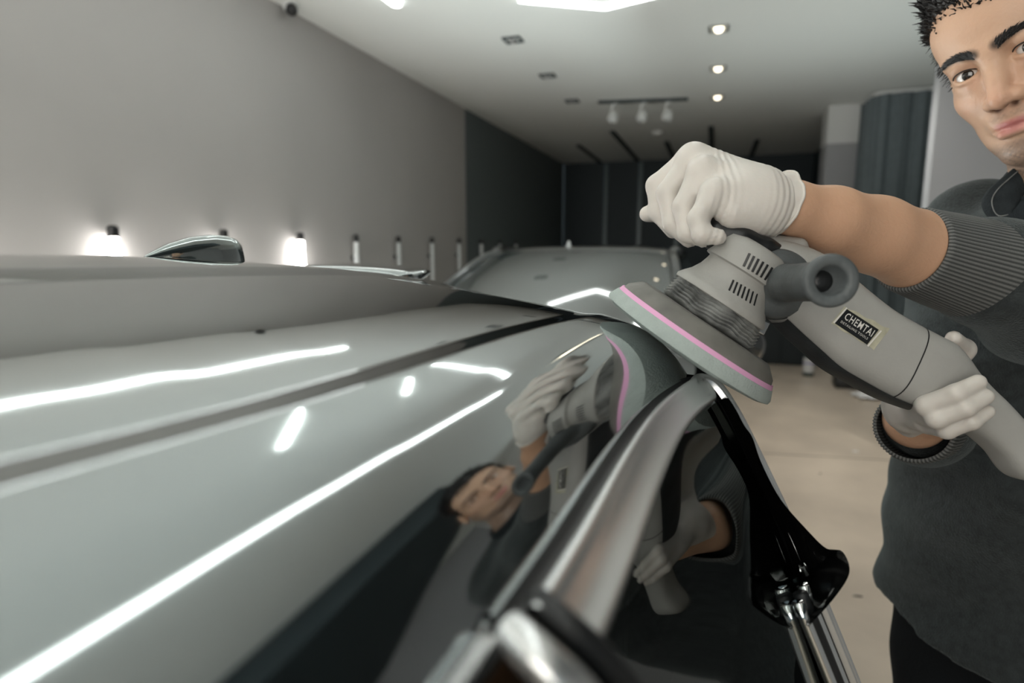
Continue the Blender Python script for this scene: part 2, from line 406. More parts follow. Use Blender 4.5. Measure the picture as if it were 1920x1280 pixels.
m_paint_dark = paint('car_paint_side', (.10, .11, .115), .9, rough=.07)
m_glossblack = mat('gloss_black', (.003, .003, .003), .16, spec=.35)
m_rubber = mat('black_rubber', (.010, .011, .012), .45)
m_frame = mat('window_frame_metal', (.70, .71, .71), .27, metal=.85)
def glass_mat(name, tint, ior):
    m = bpy.data.materials.new(name); m.use_nodes = True; nt = m.node_tree
    for n in list(nt.nodes):
        if n.type != 'OUTPUT_MATERIAL': nt.nodes.remove(n)
    out = [n for n in nt.nodes if n.type == 'OUTPUT_MATERIAL'][0]
    tr = nt.nodes.new('ShaderNodeBsdfTransparent'); tr.inputs[0].default_value = (*tint, 1)
    gl = nt.nodes.new('ShaderNodeBsdfGlossy'); gl.inputs['Roughness'].default_value = .02; gl.inputs['Color'].default_value = (.95, 1, .99, 1)
    fr = nt.nodes.new('ShaderNodeFresnel'); fr.inputs['IOR'].default_value = ior
    mx = nt.nodes.new('ShaderNodeMixShader')
    nt.links.new(fr.outputs[0], mx.inputs[0]); nt.links.new(tr.outputs[0], mx.inputs[1]); nt.links.new(gl.outputs[0], mx.inputs[2]); nt.links.new(mx.outputs[0], out.inputs[0])
    return m
m_glass = glass_mat('tinted_glass', (.10, .12, .12), 2.0)
m_tan = mat('tan_leather', (.16, .085, .045), .5, bump=.3, bscale=120)
m_cabin = mat('cabin_trim', (.02, .02, .02), .7)
XC = -.71
_E = [(790, 1345, .139), (840, 1270, .14), (930, 1150, .14), (1000, 1055, .14), (1050, 985, .14), (1100, 905, .14), (1150, 832, .14), (1200, 768, .139), (1250, 726, .137), (1300, 703, .135)]
EP = []
for px, py, dr in _E:
    q = ray(px, py); EP.append(q*(dr/-q[2]))
EP = np.array(EP)
eY = np.concatenate([[-.7, -.2], EP[:, 1], [.76, .95]]); eX = np.concatenate([[-.17, -.098], EP[:, 0], [EP[-1, 0]-.008, -.10]]); eD = np.concatenate([[.19, .145], -EP[:, 2], [.142, .18]])
_ey = np.linspace(-.8, 1.1, 381); _kk = np.exp(-np.linspace(-2, 2, 31)**2); _kk /= _kk.sum()
def _sm(v):
    q = np.interp(_ey, eY, v)
    for _ in range(2): q = np.convolve(np.pad(q, 15, mode='reflect', reflect_type='odd'), _kk, 'valid')
    return q
_eX, _eD = _sm(eX), _sm(eD)
def edge(Y): return np.interp(Y, _ey, _eX), np.interp(Y, _ey, _eD)
_a = np.array([0, .06, .165, .232, .238, .268, .274, .30, .40, .44, .50, .530, .535, .545, .555, .560, .585, .605, .63, .645, .66, .68])
_s = np.array([0, .03, .062, .10, .26, .26, .13, .14, .155, .172, .205, .235, .05, .0, .03, .26, .30, .45, .85, 1.2, 1.6, 1.9])
_af = np.linspace(0, .68, 681); _sf = np.interp(_af, _a, _s)
_ker = np.exp(-np.linspace(-2, 2, 5)**2); _ker /= _ker.sum(); _sf = np.convolve(np.pad(_sf, 2, mode='edge'), _ker, 'valid')
_pf = np.concatenate([[0], np.cumsum((_sf[1:]+_sf[:-1])/2*.001)])
def w0(Y): return np.interp(Y, [-.9, -.6, -.3, 0, .25, .435, .6, .7, .8, .92, 1.05, 1.17, 1.3], [-.06, -.027, -.007, -.0005, -.0015, -.0045, -.0105, -.017, -.026, -.038, -.050, -.063, -.08])
_yy = np.linspace(-.9, 1.3, 221); _ww = w0(_yy); _k2 = np.ones(21)/21; _ww = np.convolve(np.pad(_ww, 10, mode='reflect', reflect_type='odd'), _k2, 'valid')
def w0(Y): return np.interp(Y, _yy, _ww)
def yend(a): return 1.16-.40*(np.abs(a)/.66)**3
def roof(a, Y):                        # a: 0 at the centre line, .66 at the edge
    s = np.sign(a) if np.ndim(a) == 0 else np.sign(a); a = np.abs(a)
    ex, ed = edge(Y)
    st = (ex-XC)/.66
    ag = np.interp(Y, [-.6, .05, .12, .17, .22, .30, .45, .60], [.50, .507, .519, .530, .538, .543, .546, .551])
    aw = np.where(a < ag, a*.545/ag, .545+(a-ag)*(.115/(.66-ag)))
    k = (ed+w0(Y))/np.interp(.66, _af, _pf)
    z = w0(Y)-np.interp(aw, _af, _pf)*k
    e = np.clip((Y-(yend(a)-.16))/.16, 0, 1); z = z-.05*e**2.5*(1-.6*(a/.66)**4)
    X = XC+np.where(s >= 0, 1, -1)*a*np.where(a < .4, 1+(st-1)*a/.4*.5, 1+(st-1)*(.5+.5*(a-.4)/.26))
    return np.stack(np.broadcast_arrays(X, Y, CAM_H+z), -1)
car = thing('car', 'glossy dark grey car in the foreground whose roof is being polished', 'car', (XC, 0, 0))
A = np.concatenate([np.linspace(-.66, 0, 40)[:-1], np.linspace(0, .22, 16)[:-1], np.linspace(.22, .285, 30)[:-1], np.linspace(.285, .49, 30)[:-1], np.linspace(.49, .66, 150)])
v = np.linspace(0, 1, 170)
G = roof(A[:, None], -.62+v[None, :]*(yend(A)[:, None]+.62))
MB().grid(G).build('roof_panel', m_paint, car)
_rs = np.array([0, .001, .009, .038, .086, .145, .209, .276, .329, .377, .50]); _rf = np.array([0, .016, .032, .053, .079, .109, .139, .169, .192, .212, .262])
_pr = cr(np.c_[_rf, _rs, 0*_rs], 12)[:, :2]; _pl = np.concatenate([[0], np.cumsum(np.linalg.norm(np.diff(_pr, axis=0), axis=1))])
def side(Y, p):                        # p: way down the side from the roof edge, along its profile
    Y = np.asarray(Y, float); p = np.asarray(p, float); ex, ed = edge(np.minimum(Y, .68))
    return np.stack(np.broadcast_arrays(ex+np.interp(p, _pl, _pr[:, 0])+np.minimum(p, 0), Y, CAM_H-ed-np.interp(p, _pl, _pr[:, 1])), -1)
def snorm(p):
    p = np.asarray(p, float); df = np.interp(p+.004, _pl, _pr[:, 0])-np.interp(p-.004, _pl, _pr[:, 0]); ds = np.interp(p+.004, _pl, _pr[:, 1])-np.interp(p-.004, _pl, _pr[:, 1])
    n = np.stack([ds, 0*ds, df], -1); return n/(np.linalg.norm(n, axis=-1)[..., None]+1e-9)
def hit_side(px, py, ymax=.62):        # (Y, p)
    q = ray(px, py); Y = np.linspace(.06, ymax, 3000); P = q[None]*(Y/q[1])[:, None]
    ex, ed = edge(np.minimum(Y, .68)); s = -P[:, 2]-ed; g = np.where(s > 0, P[:, 0]-(ex+np.interp(s, _pr[:, 1], _pr[:, 0])), 1)
    k = np.argmax(g < 0) if (g < 0).any() else len(Y)-1
    return Y[k], float(np.interp(max(s[k], 0), _pr[:, 1], _pl))
topYD = np.array([(y, 0.) for y in np.linspace(-.45, .63, 26)])
rearYD = np.array([(.652, .0015), (.667, .008), (.675, .019), (.677, .034), (.675, .055), (.673, .085), (.671, .13), (.669, .20), (.667, .27), (.665, .34), (.663, .42), (.661, .50)])
C0 = np.concatenate([topYD, rearYD])
C0 = cr(np.c_[C0, 0*C0[:, 0]], 5)[:, :2]
DS = np.interp(np.arange(len(C0)), [0, len(C0)-60, len(C0)-48, len(C0)], [1, 1, .22, .16])
def off(C, d, lift=0.):                # offset into the window, within the side surface
    T = np.gradient(C, axis=0); T /= np.linalg.norm(T, axis=1)[:, None]+1e-9
    N = np.stack([-T[:, 1], T[:, 0]], 1); Q = C+N*d*DS[-len(C):][:, None] if len(C) > 60 and d < .05 and len(C) <= len(DS) else C+N*d
    return side(Q[:, 0], Q[:, 1])+snorm(Q[:, 1])*lift
def band(name, C, ds, lifts, m, parent=car, **k):
    return MB().grid(np.stack([off(C, d, l) for d, l in zip(ds, lifts)], 0)).build(name, m, parent, **k)
iF = int(np.argmin(np.abs(C0[:130, 0]-.205)))
band('roof_channel', C0, [-.002, .001, .004, .009, .011], [.001, -.004, -.006, -.006, .001], m_rubber)
def frame(name, C):
    ds = [.0095, .0105, .013, .0165, .019, .021, .036, .038, .040, .0425, .0435]
    ls = [-.005, .002, .0052, .0052, .002, .001, .0005, .003, .003, .001, -.004]
    return band(name, C, ds, ls, m_frame)
i0 = max(iF, 2)
frame('window_frame', C0[i0:])
frame('window_frame', C0[:i0-1])
# side glass, behind the frame
S = np.linspace(.030, .5, 60); rp_ = rearYD[2:, 1]
yr = np.interp(S, rp_, rearYD[2:, 0])-.012
Yg = np.stack([np.linspace(-.5, y, 70) for y in yr])
def gsurf(Y, p): q = side(Y, p); return q+np.stack([np.where(Y > .34, (edge(.34)[0]-edge(np.minimum(Y, .68))[0])*.12, 0)-.03*np.maximum(p-.06, 0)+.019*np.sin(PI*np.clip((Y-.20)/.47, 0, 1.1))*np.clip((p-.03)/.10, 0, 1)**1.5, 0*Y, 0*Y], -1)
GL = gsurf(Yg, S[:, None]+0*Yg)-snorm(S)[:, None, :]*.004
MB().grid(GL).build('side_glass', m_glass, car)
# dark upright between the two panes
pq = [hit_side(948, 1185), hit_side(1010, 1240), hit_side(1075, 1300), hit_side(1160, 1400)]
pp = np.array(pq); pt = cr(side(pp[:, 0], pp[:, 1])+snorm(pp[:, 1])*.001, 6)
MB().tube(pt, .008, 10).build('pillar_trim', m_frame, car)
MB().tube(pt+np.array([.004, .022, 0]), .006, 10).build('pillar_trim', m_rubber, car)
# bright uprights at the rear edge of the window
iR = np.argmin(np.abs(C0[:, 1]-.27))
for d, r, m in ((.056, .006, m_chrome), (.072, .007, m_rubber), (.090, .006, m_chrome)):
    MB().tube(off(C0[iR-2:], d, .003), r, 10).build('window_upright', m, car)
# outer shoulder behind the window edge
P0 = off(C0[len(topYD)*5+8:], -.002, 0)
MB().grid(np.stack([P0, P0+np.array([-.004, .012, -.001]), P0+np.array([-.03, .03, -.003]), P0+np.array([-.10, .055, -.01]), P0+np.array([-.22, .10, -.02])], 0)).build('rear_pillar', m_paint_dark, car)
# sculpted gloss black corner piece: stands on the glass along a line and mirrors in it
def hit_glass(px, py):
    q = ray(px, py); Y = np.linspace(.3, .665, 1500); P = q[None]*(Y/q[1])[:, None]
    ex, ed = edge(np.minimum(Y, .68)); p = np.interp(-P[:, 2]-ed, _pr[:, 1], _pl); g = P[:, 0]-(gsurf(Y, p)[:, 0]-snorm(p)[:, 0]*.004)
    k = np.argmax(g < 0) if (g < 0).any() else len(Y)-1
    return CAMP+P[k]
Mp = [(1353, 750), (1368, 776), (1384, 808), (1400, 842), (1420, 888), (1446, 948), (1476, 1008), (1494, 1060), (1500, 1090), (1506, 1130), (1510, 1155), (1512, 1172)]
Rp = [(1366, 746), (1380, 768), (1396, 798), (1411, 820), (1428, 868), (1464, 936), (1516, 996), (1550, 1028), (1580, 1034), (1593, 1074), (1562, 1124), (1516, 1174)]
Mp = cr(np.c_[np.array(Mp, float), np.zeros(12)], 5)[:, :2]; Rp = cr(np.c_[np.array(Rp, float), np.zeros(12)], 5)[:, :2]
MP3 = np.array([hit_glass(*q) for q in Mp]); MP3 = cr(MP3[::6], 7)[:len(Mp)] if False else MP3
G = []
for k, r in enumerate(Rp):
    u = k/(len(Rp)-1); a = MP3[k]; qr = ray(*r); b = CAMP+qr*((a[1]-.012-.02*u)/qr[1]); row = []
    wd = np.linalg.norm(b-a); N_ = np.array([.3, -.9, .25])
    for c_ in np.linspace(0, 1, 15):
        row.append(a+(b-a)*c_+N_*(wd*.10*math.sin(PI*c_)-.012*max(0, (u-.55)/.45)*math.exp(-((c_-.75)/.15)**2)*(1-u)*4))
    for c_ in np.linspace(1, 0, 8): row.append(a+(b-a)*c_*.97-N_*.006-np.array([.001, 0, 0]))
    G.append(row)
CT = MB(); CT.rings([tuple(p) for row in G for p in row], len(G), 23); CT.build('corner_trim', m_glossblack, car, label='sculpted gloss black trim in the window corner', sharp=60)
q = []
for px_, py_ in ((1499, 1064), (1513, 1059), (1516, 1078), (1502, 1087)):
    r_ = ray(px_, py_); q.append(CAMP+r_*((MP3[38][1]-.03)/r_[1]))
m = MB(); m.add(q+[z+np.array([0, .006, 0]) for z in q], [(0, 1, 2, 3), (0, 4, 5, 1), (1, 5, 6, 2), (2, 6, 7, 3), (3, 7, 4, 0)])
m.build('chrome_insert', m_chrome, car, smooth=False)
# antenna fin
FX, FY = -.715, .70
zb = float(roof(np.array(0.), np.array(FY))[2])
prof = [(-.085, 0, .0), (-.07, .008, .006), (-.045, .020, .011), (-.01, .032, .0145), (.03, .040, .016), (.06, .0415, .0155), (.076, .0395, .0145), (.082, .036, .013), (.084, .03, .012)]
G = []
for y, h, wd in prof:
    zz = float(roof(np.array(0.), np.array(FY+y))[2])-.004
    G.append([(FX+wd*1.25*math.copysign(abs(math.cos(a))**.8, math.cos(a)), FY+y, zz+(h+.004)*math.sin(a)**.75 if math.sin(a) > 0 else zz) for a in np.linspace(0, PI, 25)])
m = MB(); m.grid(np.array(G)); n = len(m.v); m.f.append(tuple(range(n-25, n))); m.build('antenna_fin', m_fin, car, sharp=50)
# rear spoiler lip
G = []
for u in np.linspace(-1, 1, 41):
    x = XC+.195*u; a = abs(u)*.195; y0 = 1.02-.02*u*u; z0 = float(roof(np.array(a), np.array(.98))[2])
    tp = (1-u**6)**.5 if abs(u) < 1 else 0.
    th = .003+.010*tp; ln = .05+.07*tp
    G.append([(x, y0-.06, z0+.003), (x, y0, z0+.004+th*.5), (x, y0+ln*.7, z0+.004+th*.7), (x, y0+ln, z0+.002+th*.4), (x, y0+ln*.8, z0-th*.4), (x, y0, z0-.012)])
m = MB(); V_ = np.array(G).reshape(-1, 3); m.rings([tuple(q) for q in V_], 41, 6); m.build('spoiler', m_paint, car)
# tailgate below the roof end, front windscreen, hood, body, wheels
A2 = np.linspace(-.66, .66, 60); top = roof(A2, yend(A2))
G = [top, top+np.array([0, .02, -.03]), top+np.array([0, .06, -.12]), top+np.array([0, .14, -.32])]
MB().grid(np.array(G)).build('rear_window', m_glass, car)
G = [top+np.array([0, .14, -.32]), top+np.array([0, .17, -.36]), top*np.array([1, 0, 1])+np.array([0, 1.42, -.50]), top*np.array([1, 0, 0])+np.array([0, 1.42, .42])]
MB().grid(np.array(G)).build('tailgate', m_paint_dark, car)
frt = roof(A2, np.full(60, -.62))
bs = np.stack([XC+A2*1.12, -1.30+.18*(A2/.66)**2, np.full(60, .98)], -1)
MB().grid(np.stack([frt+(bs-frt)*t for t in np.linspace(0, 1, 8)])).build('windscreen', m_glass, car)
hd = [np.stack([XC+A2*(1.12-.10*t), -1.30+.18*(A2/.66)**2*(1+.6*t)-.95*t, .98-.13*t**2-.05*(A2/.66)**4], -1) for t in np.linspace(0, 1, 10)]
hd += [hd[-1]+np.array([0, -.06, -.08]), hd[-1]*np.array([1, 1, 0])+np.array([0, -.08, .28])]
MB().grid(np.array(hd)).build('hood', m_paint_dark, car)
for s, nm in ((1, 'body_side'), (-1, 'body_side')):
    rows = []
    for z, dx in ((.965, .0), (.90, .012), (.84, .03), (.76, .045), (.6, .05), (.42, .045), (.30, .02), (.24, -.02)):
        yy = np.linspace(-2.15, 1.40, 60); base = side(np.zeros(60)+.3, np.zeros(60)+.44)[:, 0]+dx-.10*np.clip((-yy-1.2)/.95, 0, 1)**2-.14*np.clip((yy-.55)/.85, 0, 1)**1.5
        rows.append(np.stack([base if s > 0 else 2*XC-base, yy, np.full(60, z)], -1))
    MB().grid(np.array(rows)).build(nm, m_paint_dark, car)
    for yw in (-1.55, 1.0):
        xw = .03 if s > 0 else 2*XC-.03
        q = MB().lathe((xw-.09, yw, .33), (1, 0, 0), [(.2, 0), (.31, 0), (.33, .03), (.33, .15), (.31, .18), (.2, .18)], 40).build('wheel', m_rubber, car)
        MB().lathe((xw-.09, yw, .33), (1, 0, 0), [(.001, .02), (.2, .02), (.205, .17), (.19, .172), (.06, .13), (.001, .13)], 40).build('rim', m_steel, q)
# far side glass and cabin
q = GL.copy(); q[..., 0] = 2*XC-q[..., 0]; MB().grid(q[::3]).build('side_glass', m_glass, car)
seat = MB().box((-.50, .34, .55), (-.12, .48, 1.24), .05); seat.build('seat', m_tan, car)
MB().box((-.50, -.15, .5), (-.12, .36, .72), .05).build('seat', m_tan, car)
MB().box((-1.25, -1.2, .30), (-.05, 1.3, .34)).build('cabin_floor', m_cabin, car, smooth=False)
MB().box((-1.25, .75, .34), (-.09, .80, 1.22)).build('cabin_floor', m_cabin, car, smooth=False)
Ah = np.linspace(-.60, .60, 30); vh = np.linspace(0, 1, 12)
MB().grid(roof(Ah[:, None], -.55+vh[None]*(yend(Ah)[:, None]+.42))-np.array([0, 0, .035])).build('headliner', m_cabin, car)

# settle the upper body at its true size, keep the wheels on the ground
KS = .86
def settle(o):
    if o.type == 'MESH':
        n = len(o.data.vertices); q = np.zeros(n*3); o.data.vertices.foreach_get('co', q); P = q.reshape(-1, 3)+ORG[o]
        base = o.name.split('.')[0]
        if base in ('wheel', 'rim'):
            c0 = P.mean(0) if base == 'wheel' else None
            P = P+np.array([(KS-1)*(.03 if P[:, 0].mean() > XC else 2*XC-.03), (KS-1)*(-1.55 if P[:, 1].mean() < 0 else 1.0), 0])
        else:
            Z = P[:, 2]; s = np.clip((Z-.60)/.40, 0, 1); s = s*s*(3-2*s)
            P[:, :2] *= KS; P[:, 2] = Z+s*((CAM_H-KS*(CAM_H-Z))-Z)
        o.data.vertices.foreach_set('co', (P-ORG[o]).ravel()); o.data.update()
    for ch in o.children: settle(ch)
settle(car)

# ================================================================ the rear car, facing us
m_paint2 = paint('rear_car_paint', (.055, .06, .062), .5, rough=.12)
m_glass2 = mat('rear_car_glass', (.03, .04, .04), .04, metal=0, ior=2.6, spec=.8)
car2 = thing('parked_car', 'dark car parked behind, facing the camera, seen over the front roof', 'car', (-.78, 3.6, 0))
CX = -.80
def ring2(y, zt, wt, zb_, wb, n=21):   # arch section at y
    return [(CX+wt*math.copysign(abs(math.sin(a))**.55, math.sin(a)) if False else CX+(wb+(wt-wb)*min(1, math.cos(a)**.5*1.15))*math.copysign(abs(math.sin(a))**.45, math.sin(a)), y, zb_+(zt-zb_)*max(0, math.cos(a))**.35) for a in np.linspace(-PI/2, PI/2, n)]
u = np.linspace(-1, 1, 31)
def wrow(y, z, hw, yb, zb_): return np.stack([CX+hw*u, y+yb*u*u, z-zb_*np.abs(u)**4], -1)
W = [wrow(3.62, 1.435, .56, .14, .03), wrow(3.45, 1.40, .585, .14, .028), wrow(3.1, 1.28, .63, .15, .025), wrow(2.75, 1.12, .68, .17, .02), wrow(2.55, 1.02, .71, .19, .02)]
MB().grid(np.array(W)).build('windscreen', m_glass2, car2)
Rf = [W[0], wrow(3.66, 1.448, .565, .14, .03), wrow(3.72, 1.458, .575, .14, .03), wrow(4.1, 1.475, .60, .05, .04), wrow(4.6, 1.47, .60, 0, .04), wrow(5.1, 1.43, .56, -.05, .04), wrow(5.6, 1.1, .6, -.1, .04), wrow(5.7, .9, .7, -.1, .04), wrow(5.75, .35, .7, -.1, .0)]
MB().grid(np.array(Rf)).build('roof_panel', m_paint2, car2)
for s in (-1, 1):
    i = 0 if s < 0 else -1
    e = np.array([r[i] for r in W]); pl = MB()
    pl.tube(cr(np.concatenate([[Rf[4][i]+np.array([0, 0, -.01])], [Rf[3][i]+np.array([0, 0, -.01])], [Rf[2][i]], e]), 4), .035, 10); pl.build('windscreen_pillar', m_paint2, car2)
    gl = [[e[0]+np.array([s*.01, .06, -.03]), Rf[4][i]+np.array([s*.01, 0, -.04]), Rf[5][i]+np.array([s*.01, -.1, -.05])], [e[-1]+np.array([s*.06, .1, -.05]), np.array([CX+s*.84, 4.6, .98]), np.array([CX+s*.80, 5.3, .98])]]
    MB().grid(np.array(gl)).build('side_glass', m_glass2, car2)
    bs2 = []
    for z, dx in ((1.0, 0), (.92, .05), (.75, .08), (.5, .08), (.3, .04)):
        yy = np.linspace(1.75, 5.7, 40); bs2.append(np.stack([CX+s*(.80+dx-.16*np.clip((2.4-yy)/.65, 0, 1)**2-.12*np.clip((yy-5.1)/.6, 0, 1)**2), yy, z-.16*np.clip((2.6-yy)/.85, 0, 1)*(z > .9)], -1))
    MB().grid(np.array(bs2)).build('body_side', m_paint2, car2)
    for yw in (2.35, 5.0):
        xw = CX+s*.74
        MB().lathe((xw-.1, yw, .33), (1, 0, 0), [(.001, 0), (.31, 0), (.33, .03), (.33, .17), (.31, .2), (.001, .2)], 36).build('wheel', m_rubber, car2)
    mr = MB().lathe((CX+s*.95, 2.85, 1.02), (0, 1, 0), [(.001, 0), (.06, 0), (.085, .03), (.075, .09), (.03, .13), (.001, .13)], 20).build('side_mirror', m_paint2, car2)
H = [wrow(2.55, 1.02, .74, .19, .02), wrow(2.3, 1.0, .75, .19, .03), wrow(1.95, .93, .74, .22, .04), wrow(1.78, .85, .70, .25, .05), wrow(1.70, .72, .68, .27, .03), wrow(1.70, .30, .66, .27, 0)]
MB().grid(np.array(H)).build('hood', m_paint2, car2)
q = V(1075, 470, 3.9)
MB().lathe(np.array([q[0], 3.74, 1.445]), (0, 0, 1), [(.001, 0), (.035, 0), (.03, .012), (.012, .02), (.010, .045), (.001, .05)], 16).build('roof_antenna', m_steel, car2)
q = V(1015, 505, 3.45); c = np.array([q[0], 3.50, q[2]])
MB().box(c-np.array([.045, .02, .012]), c+np.array([.045, .02, .012]), .006).build('rear_view_mirror', m_black, car2)
# ================================================================ the polisher
m_pgrey = mat('polisher_grey', (.36, .355, .335), .5, bump=.12, bscale=500, var=.05, vscale=30)
m_prub = mat('polisher_rubber', (.030, .034, .036), .55, bump=.25, bscale=300, var=.35, vscale=40)
m_pgrip = mat('side_handle_rubber', (.085, .095, .098), .5, bump=.3, bscale=200, var=.35, vscale=22)
m_dirty = mat('dusty_skirt', (.17, .175, .17), .55, bump=1.0, bscale=90, var=.95, vscale=38)
m_foam = mat('pale_foam', (.42, .48, .46), .85, bump=.5, bscale=500, var=.06, vscale=60)
m_pink = mat('pink_layer', (.82, .42, .66), .7)
m_plate = mat('backing_plate', (.16, .155, .14), .55, bump=.2, bscale=120, var=.3, vscale=25)
PB = V(1283, 655, .62); PA = D(.552, .834, -.22); PS = 1.
pol = thing('polisher', 'grey electric polisher with a pink-lined foam pad pressed on the car roof', 'polisher', PB)
def lat(name, prof, m, parent=pol, c=PB, ax=PA, n=64, **k): return MB().lathe(c, ax, [(r*PS, h*PS) for r, h in prof], n).build(name, m, parent, **k)
pad = lat('foam_pad', [(.001, -.002), (.070, -.002), (.088, .0005), (.0945, .003), (.0950, .006), (.0905, .0155), (.001, .0155)], m_foam, sharp=50)
lat('pink_layer', [(.001, .0150), (.0900, .0150), (.0893, .0168), (.0882, .0198), (.001, .0198)], m_pink, pad, sharp=50)
lat('backing_plate', [(.001, .0195), (.0865, .0195), (.0850, .024), (.0745, .0335), (.0725, .0345), (.03, .036), (.001, .036)], m_plate, sharp=40)
pr = [(.001, .0350), (.044, .0350), (.0505, .0375)]
for i in range(5): z = .039+.0034*i; pr += [(.0520-.0005*i, z), (.0525-.0005*i, z+.0012), (.0495-.0004*i, z+.0022)]
pr += [(.050, .057), (.047, .059), (.001, .059)]
q = MB().lathe(PB, PA, [(r*PS, h*PS) for r, h in pr], 72)
vv = np.array(q.v); ph = rng.uniform(0, 6, 8)
rel = vv-PB; hh = rel@PA; rad = rel-hh[:, None]*PA
uu = np.cross(PA, [0, 0, 1.]); uu /= np.linalg.norm(uu); wv = np.cross(PA, uu); th = np.arctan2(rad@wv, rad@uu)
vv = vv+PA[None]*((.0012*np.sin(5*th+ph[0])+.0007*np.sin(13*th+ph[1]))*(hh > .036))[:, None]
q.v = [tuple(p) for p in vv]; q.build('dust_skirt', m_dirty, pol, sharp=35)
headprof = [(.046, .056), (.0505, .058), (.0510, .061), (.0475, .066), (.0420, .0725), (.0375, .081), (.0355, .0885), (.0350, .0922), (.0362, .0930), (.0394, .0935), (.0399, .097), (.0392, .110), (.036, .118), (.028, .122), (.001, .123)]
HM = MB().lathe(PB, PA, [(r*PS, h*PS) for r, h in headprof], 72); HM.build('gear_head', m_pgrey, pol, sharp=45)
def bvh(mb): return BVHTree.FromPolygons([Vector(p) for p in mb.v], mb.f)
def shoot(tree, px, py):
    q = ray(px, py); r = tree.ray_cast(Vector(CAMP), Vector(q).normalized())
    return None if r[0] is None else (np.array(r[0]), np.array(r[1]))
# motor housing: stations given by their upper and lower edge
ST = [((1385, 462), (1432, 585), .615, .030), ((1450, 452), (1452, 598), .613, .034), ((1520, 474), (1482, 628), .611, .036), ((1565, 507), (1512, 655), .610, .036), ((1610, 545), (1552, 690), .608, .036), ((1655, 580), (1596, 716), .606, .036), ((1700, 606), (1640, 740), .604, .036),
      ((1735, 625), (1672, 754), .603, .037), ((1766, 641), (1700, 764), .602, .036), ((1790, 664), (1725, 772), .600, .032), ((1815, 694), (1757, 785), .598, .027), ((1842, 722), (1795, 800), .596, .0235), ((1872, 750), (1828, 820), .594, .022), ((1905, 785), (1862, 850), .592, .021), ((1936, 820), (1884, 880), .590, .0215), ((1952, 845), (1898, 894), .590, .018), ((1956, 862), (1915, 899), .590, .010)]
cen = []; hv = []; hd_ = []
for (a, b, d, w_) in ST:
    A_ = V(*a, d); B_ = V(*b, d); cen.append((A_+B_)/2); hv.append((A_-B_)/2); hd_.append(w_)
cen = cr(cen, 5); hv = cr(hv, 5); hd_ = cr(np.c_[hd_, 0*np.array(hd_), 0*np.array(hd_)], 5)[:, 0]
NN = 40
def hpt(i, th, e=.62, inf=0.):         # th = 0 faces the lens
    c, s = math.cos(th), math.sin(th)
    return cen[i]+hv[i]*(1+inf/np.linalg.norm(hv[i]))*math.copysign(abs(s)**e, s)-FWD*(hd_[i]+inf)*math.copysign(abs(c)**e, c)
MH = MB(); MH.rings([hpt(i, 2*PI*j/NN) for i in range(len(cen)) for j in range(NN)], len(cen), NN)
MH.build('motor_housing', m_pgrey, pol, sharp=60)
# darker underside strip, seam
m = MB()
thr = np.linspace(-PI/2-.5, -PI/2+.5, 9)
m.grid(np.array([[hpt(i, t, inf=.0012) for t in thr] for i in range(6, 44)])); m.build('underside_strip', m_prub, pol)
m = MB()
for k in (30, 31): pass
for th0 in [np.linspace(-PI, PI, 49)]:
    a = np.array([hpt(31, t, inf=.0004) for t in th0]); b = np.array([hpt(31, t, inf=.0004)+(cen[32]-cen[31])/np.linalg.norm(cen[32]-cen[31])*.0012 for t in th0])
    m.grid(np.array([a, b]))
m.build('housing_seam', m_black, pol)
# trigger lever along the handle
m = MB(); m.tube([hpt(i, 2.0, inf=.003) for i in range(49, 68)], [.004]+[.007]*17+[.004], 10); m.build('trigger_lever', m_black, pol)
# black palm grip on top of the gear head
gp = SDF(V(1280, 500, .62)-.09, V(1400, 400, .62)+.10, .0022)
gp.chain([V(1298, 412, .615), V(1343, 437, .600), V(1388, 452, .590), V(1435, 463, .588), V(1474, 468, .590)], [R(15, .62), R(29, .60), R(27, .59), R(16, .59), R(6, .60)], .01, .008)
v_, f_ = gp.mesh(2); obj('palm_grip', v_, f_, m_black, pol)
# hood that joins head and housing
hs = SDF(V(1400, 520, .62)-.11, V(1400, 520, .62)+.11, .0026)
hs.chain([V(1378, 482, .62), V(1425, 496, .615), V(1475, 512, .612)], [R(36, .62), R(50, .62), R(54, .61)], .01, .02)
hs.cone(V(1500, 458, .60), V(1440, 472, .61), R(12, .61), R(18, .61), .012)
v_, f_ = hs.mesh(3); obj('gear_head_cover', v_, f_, m_pgrey, pol)
_hb = BVHTree.FromPolygons([Vector(p) for p in v_], [tuple(int(i) for i in q) for q in f_]); _lb = bvh(HM); _mb = bvh(MH)
# vents
def vents(pts, ln, wd, along):
    for px, py in pts:
        hits = [h for h in (shoot(t, px, py) for t in (_hb, _lb, _mb)) if h]
        if not hits: continue
        P, n = min(hits, key=lambda h: np.linalg.norm(h[0]-CAMP))
        if n@ray(px, py) > 0: n = -n
        a = along-n*(along@n); a /= np.linalg.norm(a); b = np.cross(n, a)
        MB().obox(P-n*.0006, a*ln/2, b*wd/2, n*.0011, .0004).build('vent_slot', m_black, pol, smooth=False)
vents([(1400+8.2*i, 487+5.2*i) for i in range(7)], R(25, .6), R(4.6, .6), D(.42, .9, 0))
vents([(1371+7.6*i, 535+4.4*i) for i in range(7)], R(24, .6), R(3.6, .6), D(.42, .9, 0))
# clamp screw at the skirt
P = V(1424, 612, .588); MB().obox(P, D(.45, .88, 0)*.007, D(.88, -.45, 0)*.006, FWD*.006, .0015).build('clamp_screw', m_steel, pol, smooth=False)
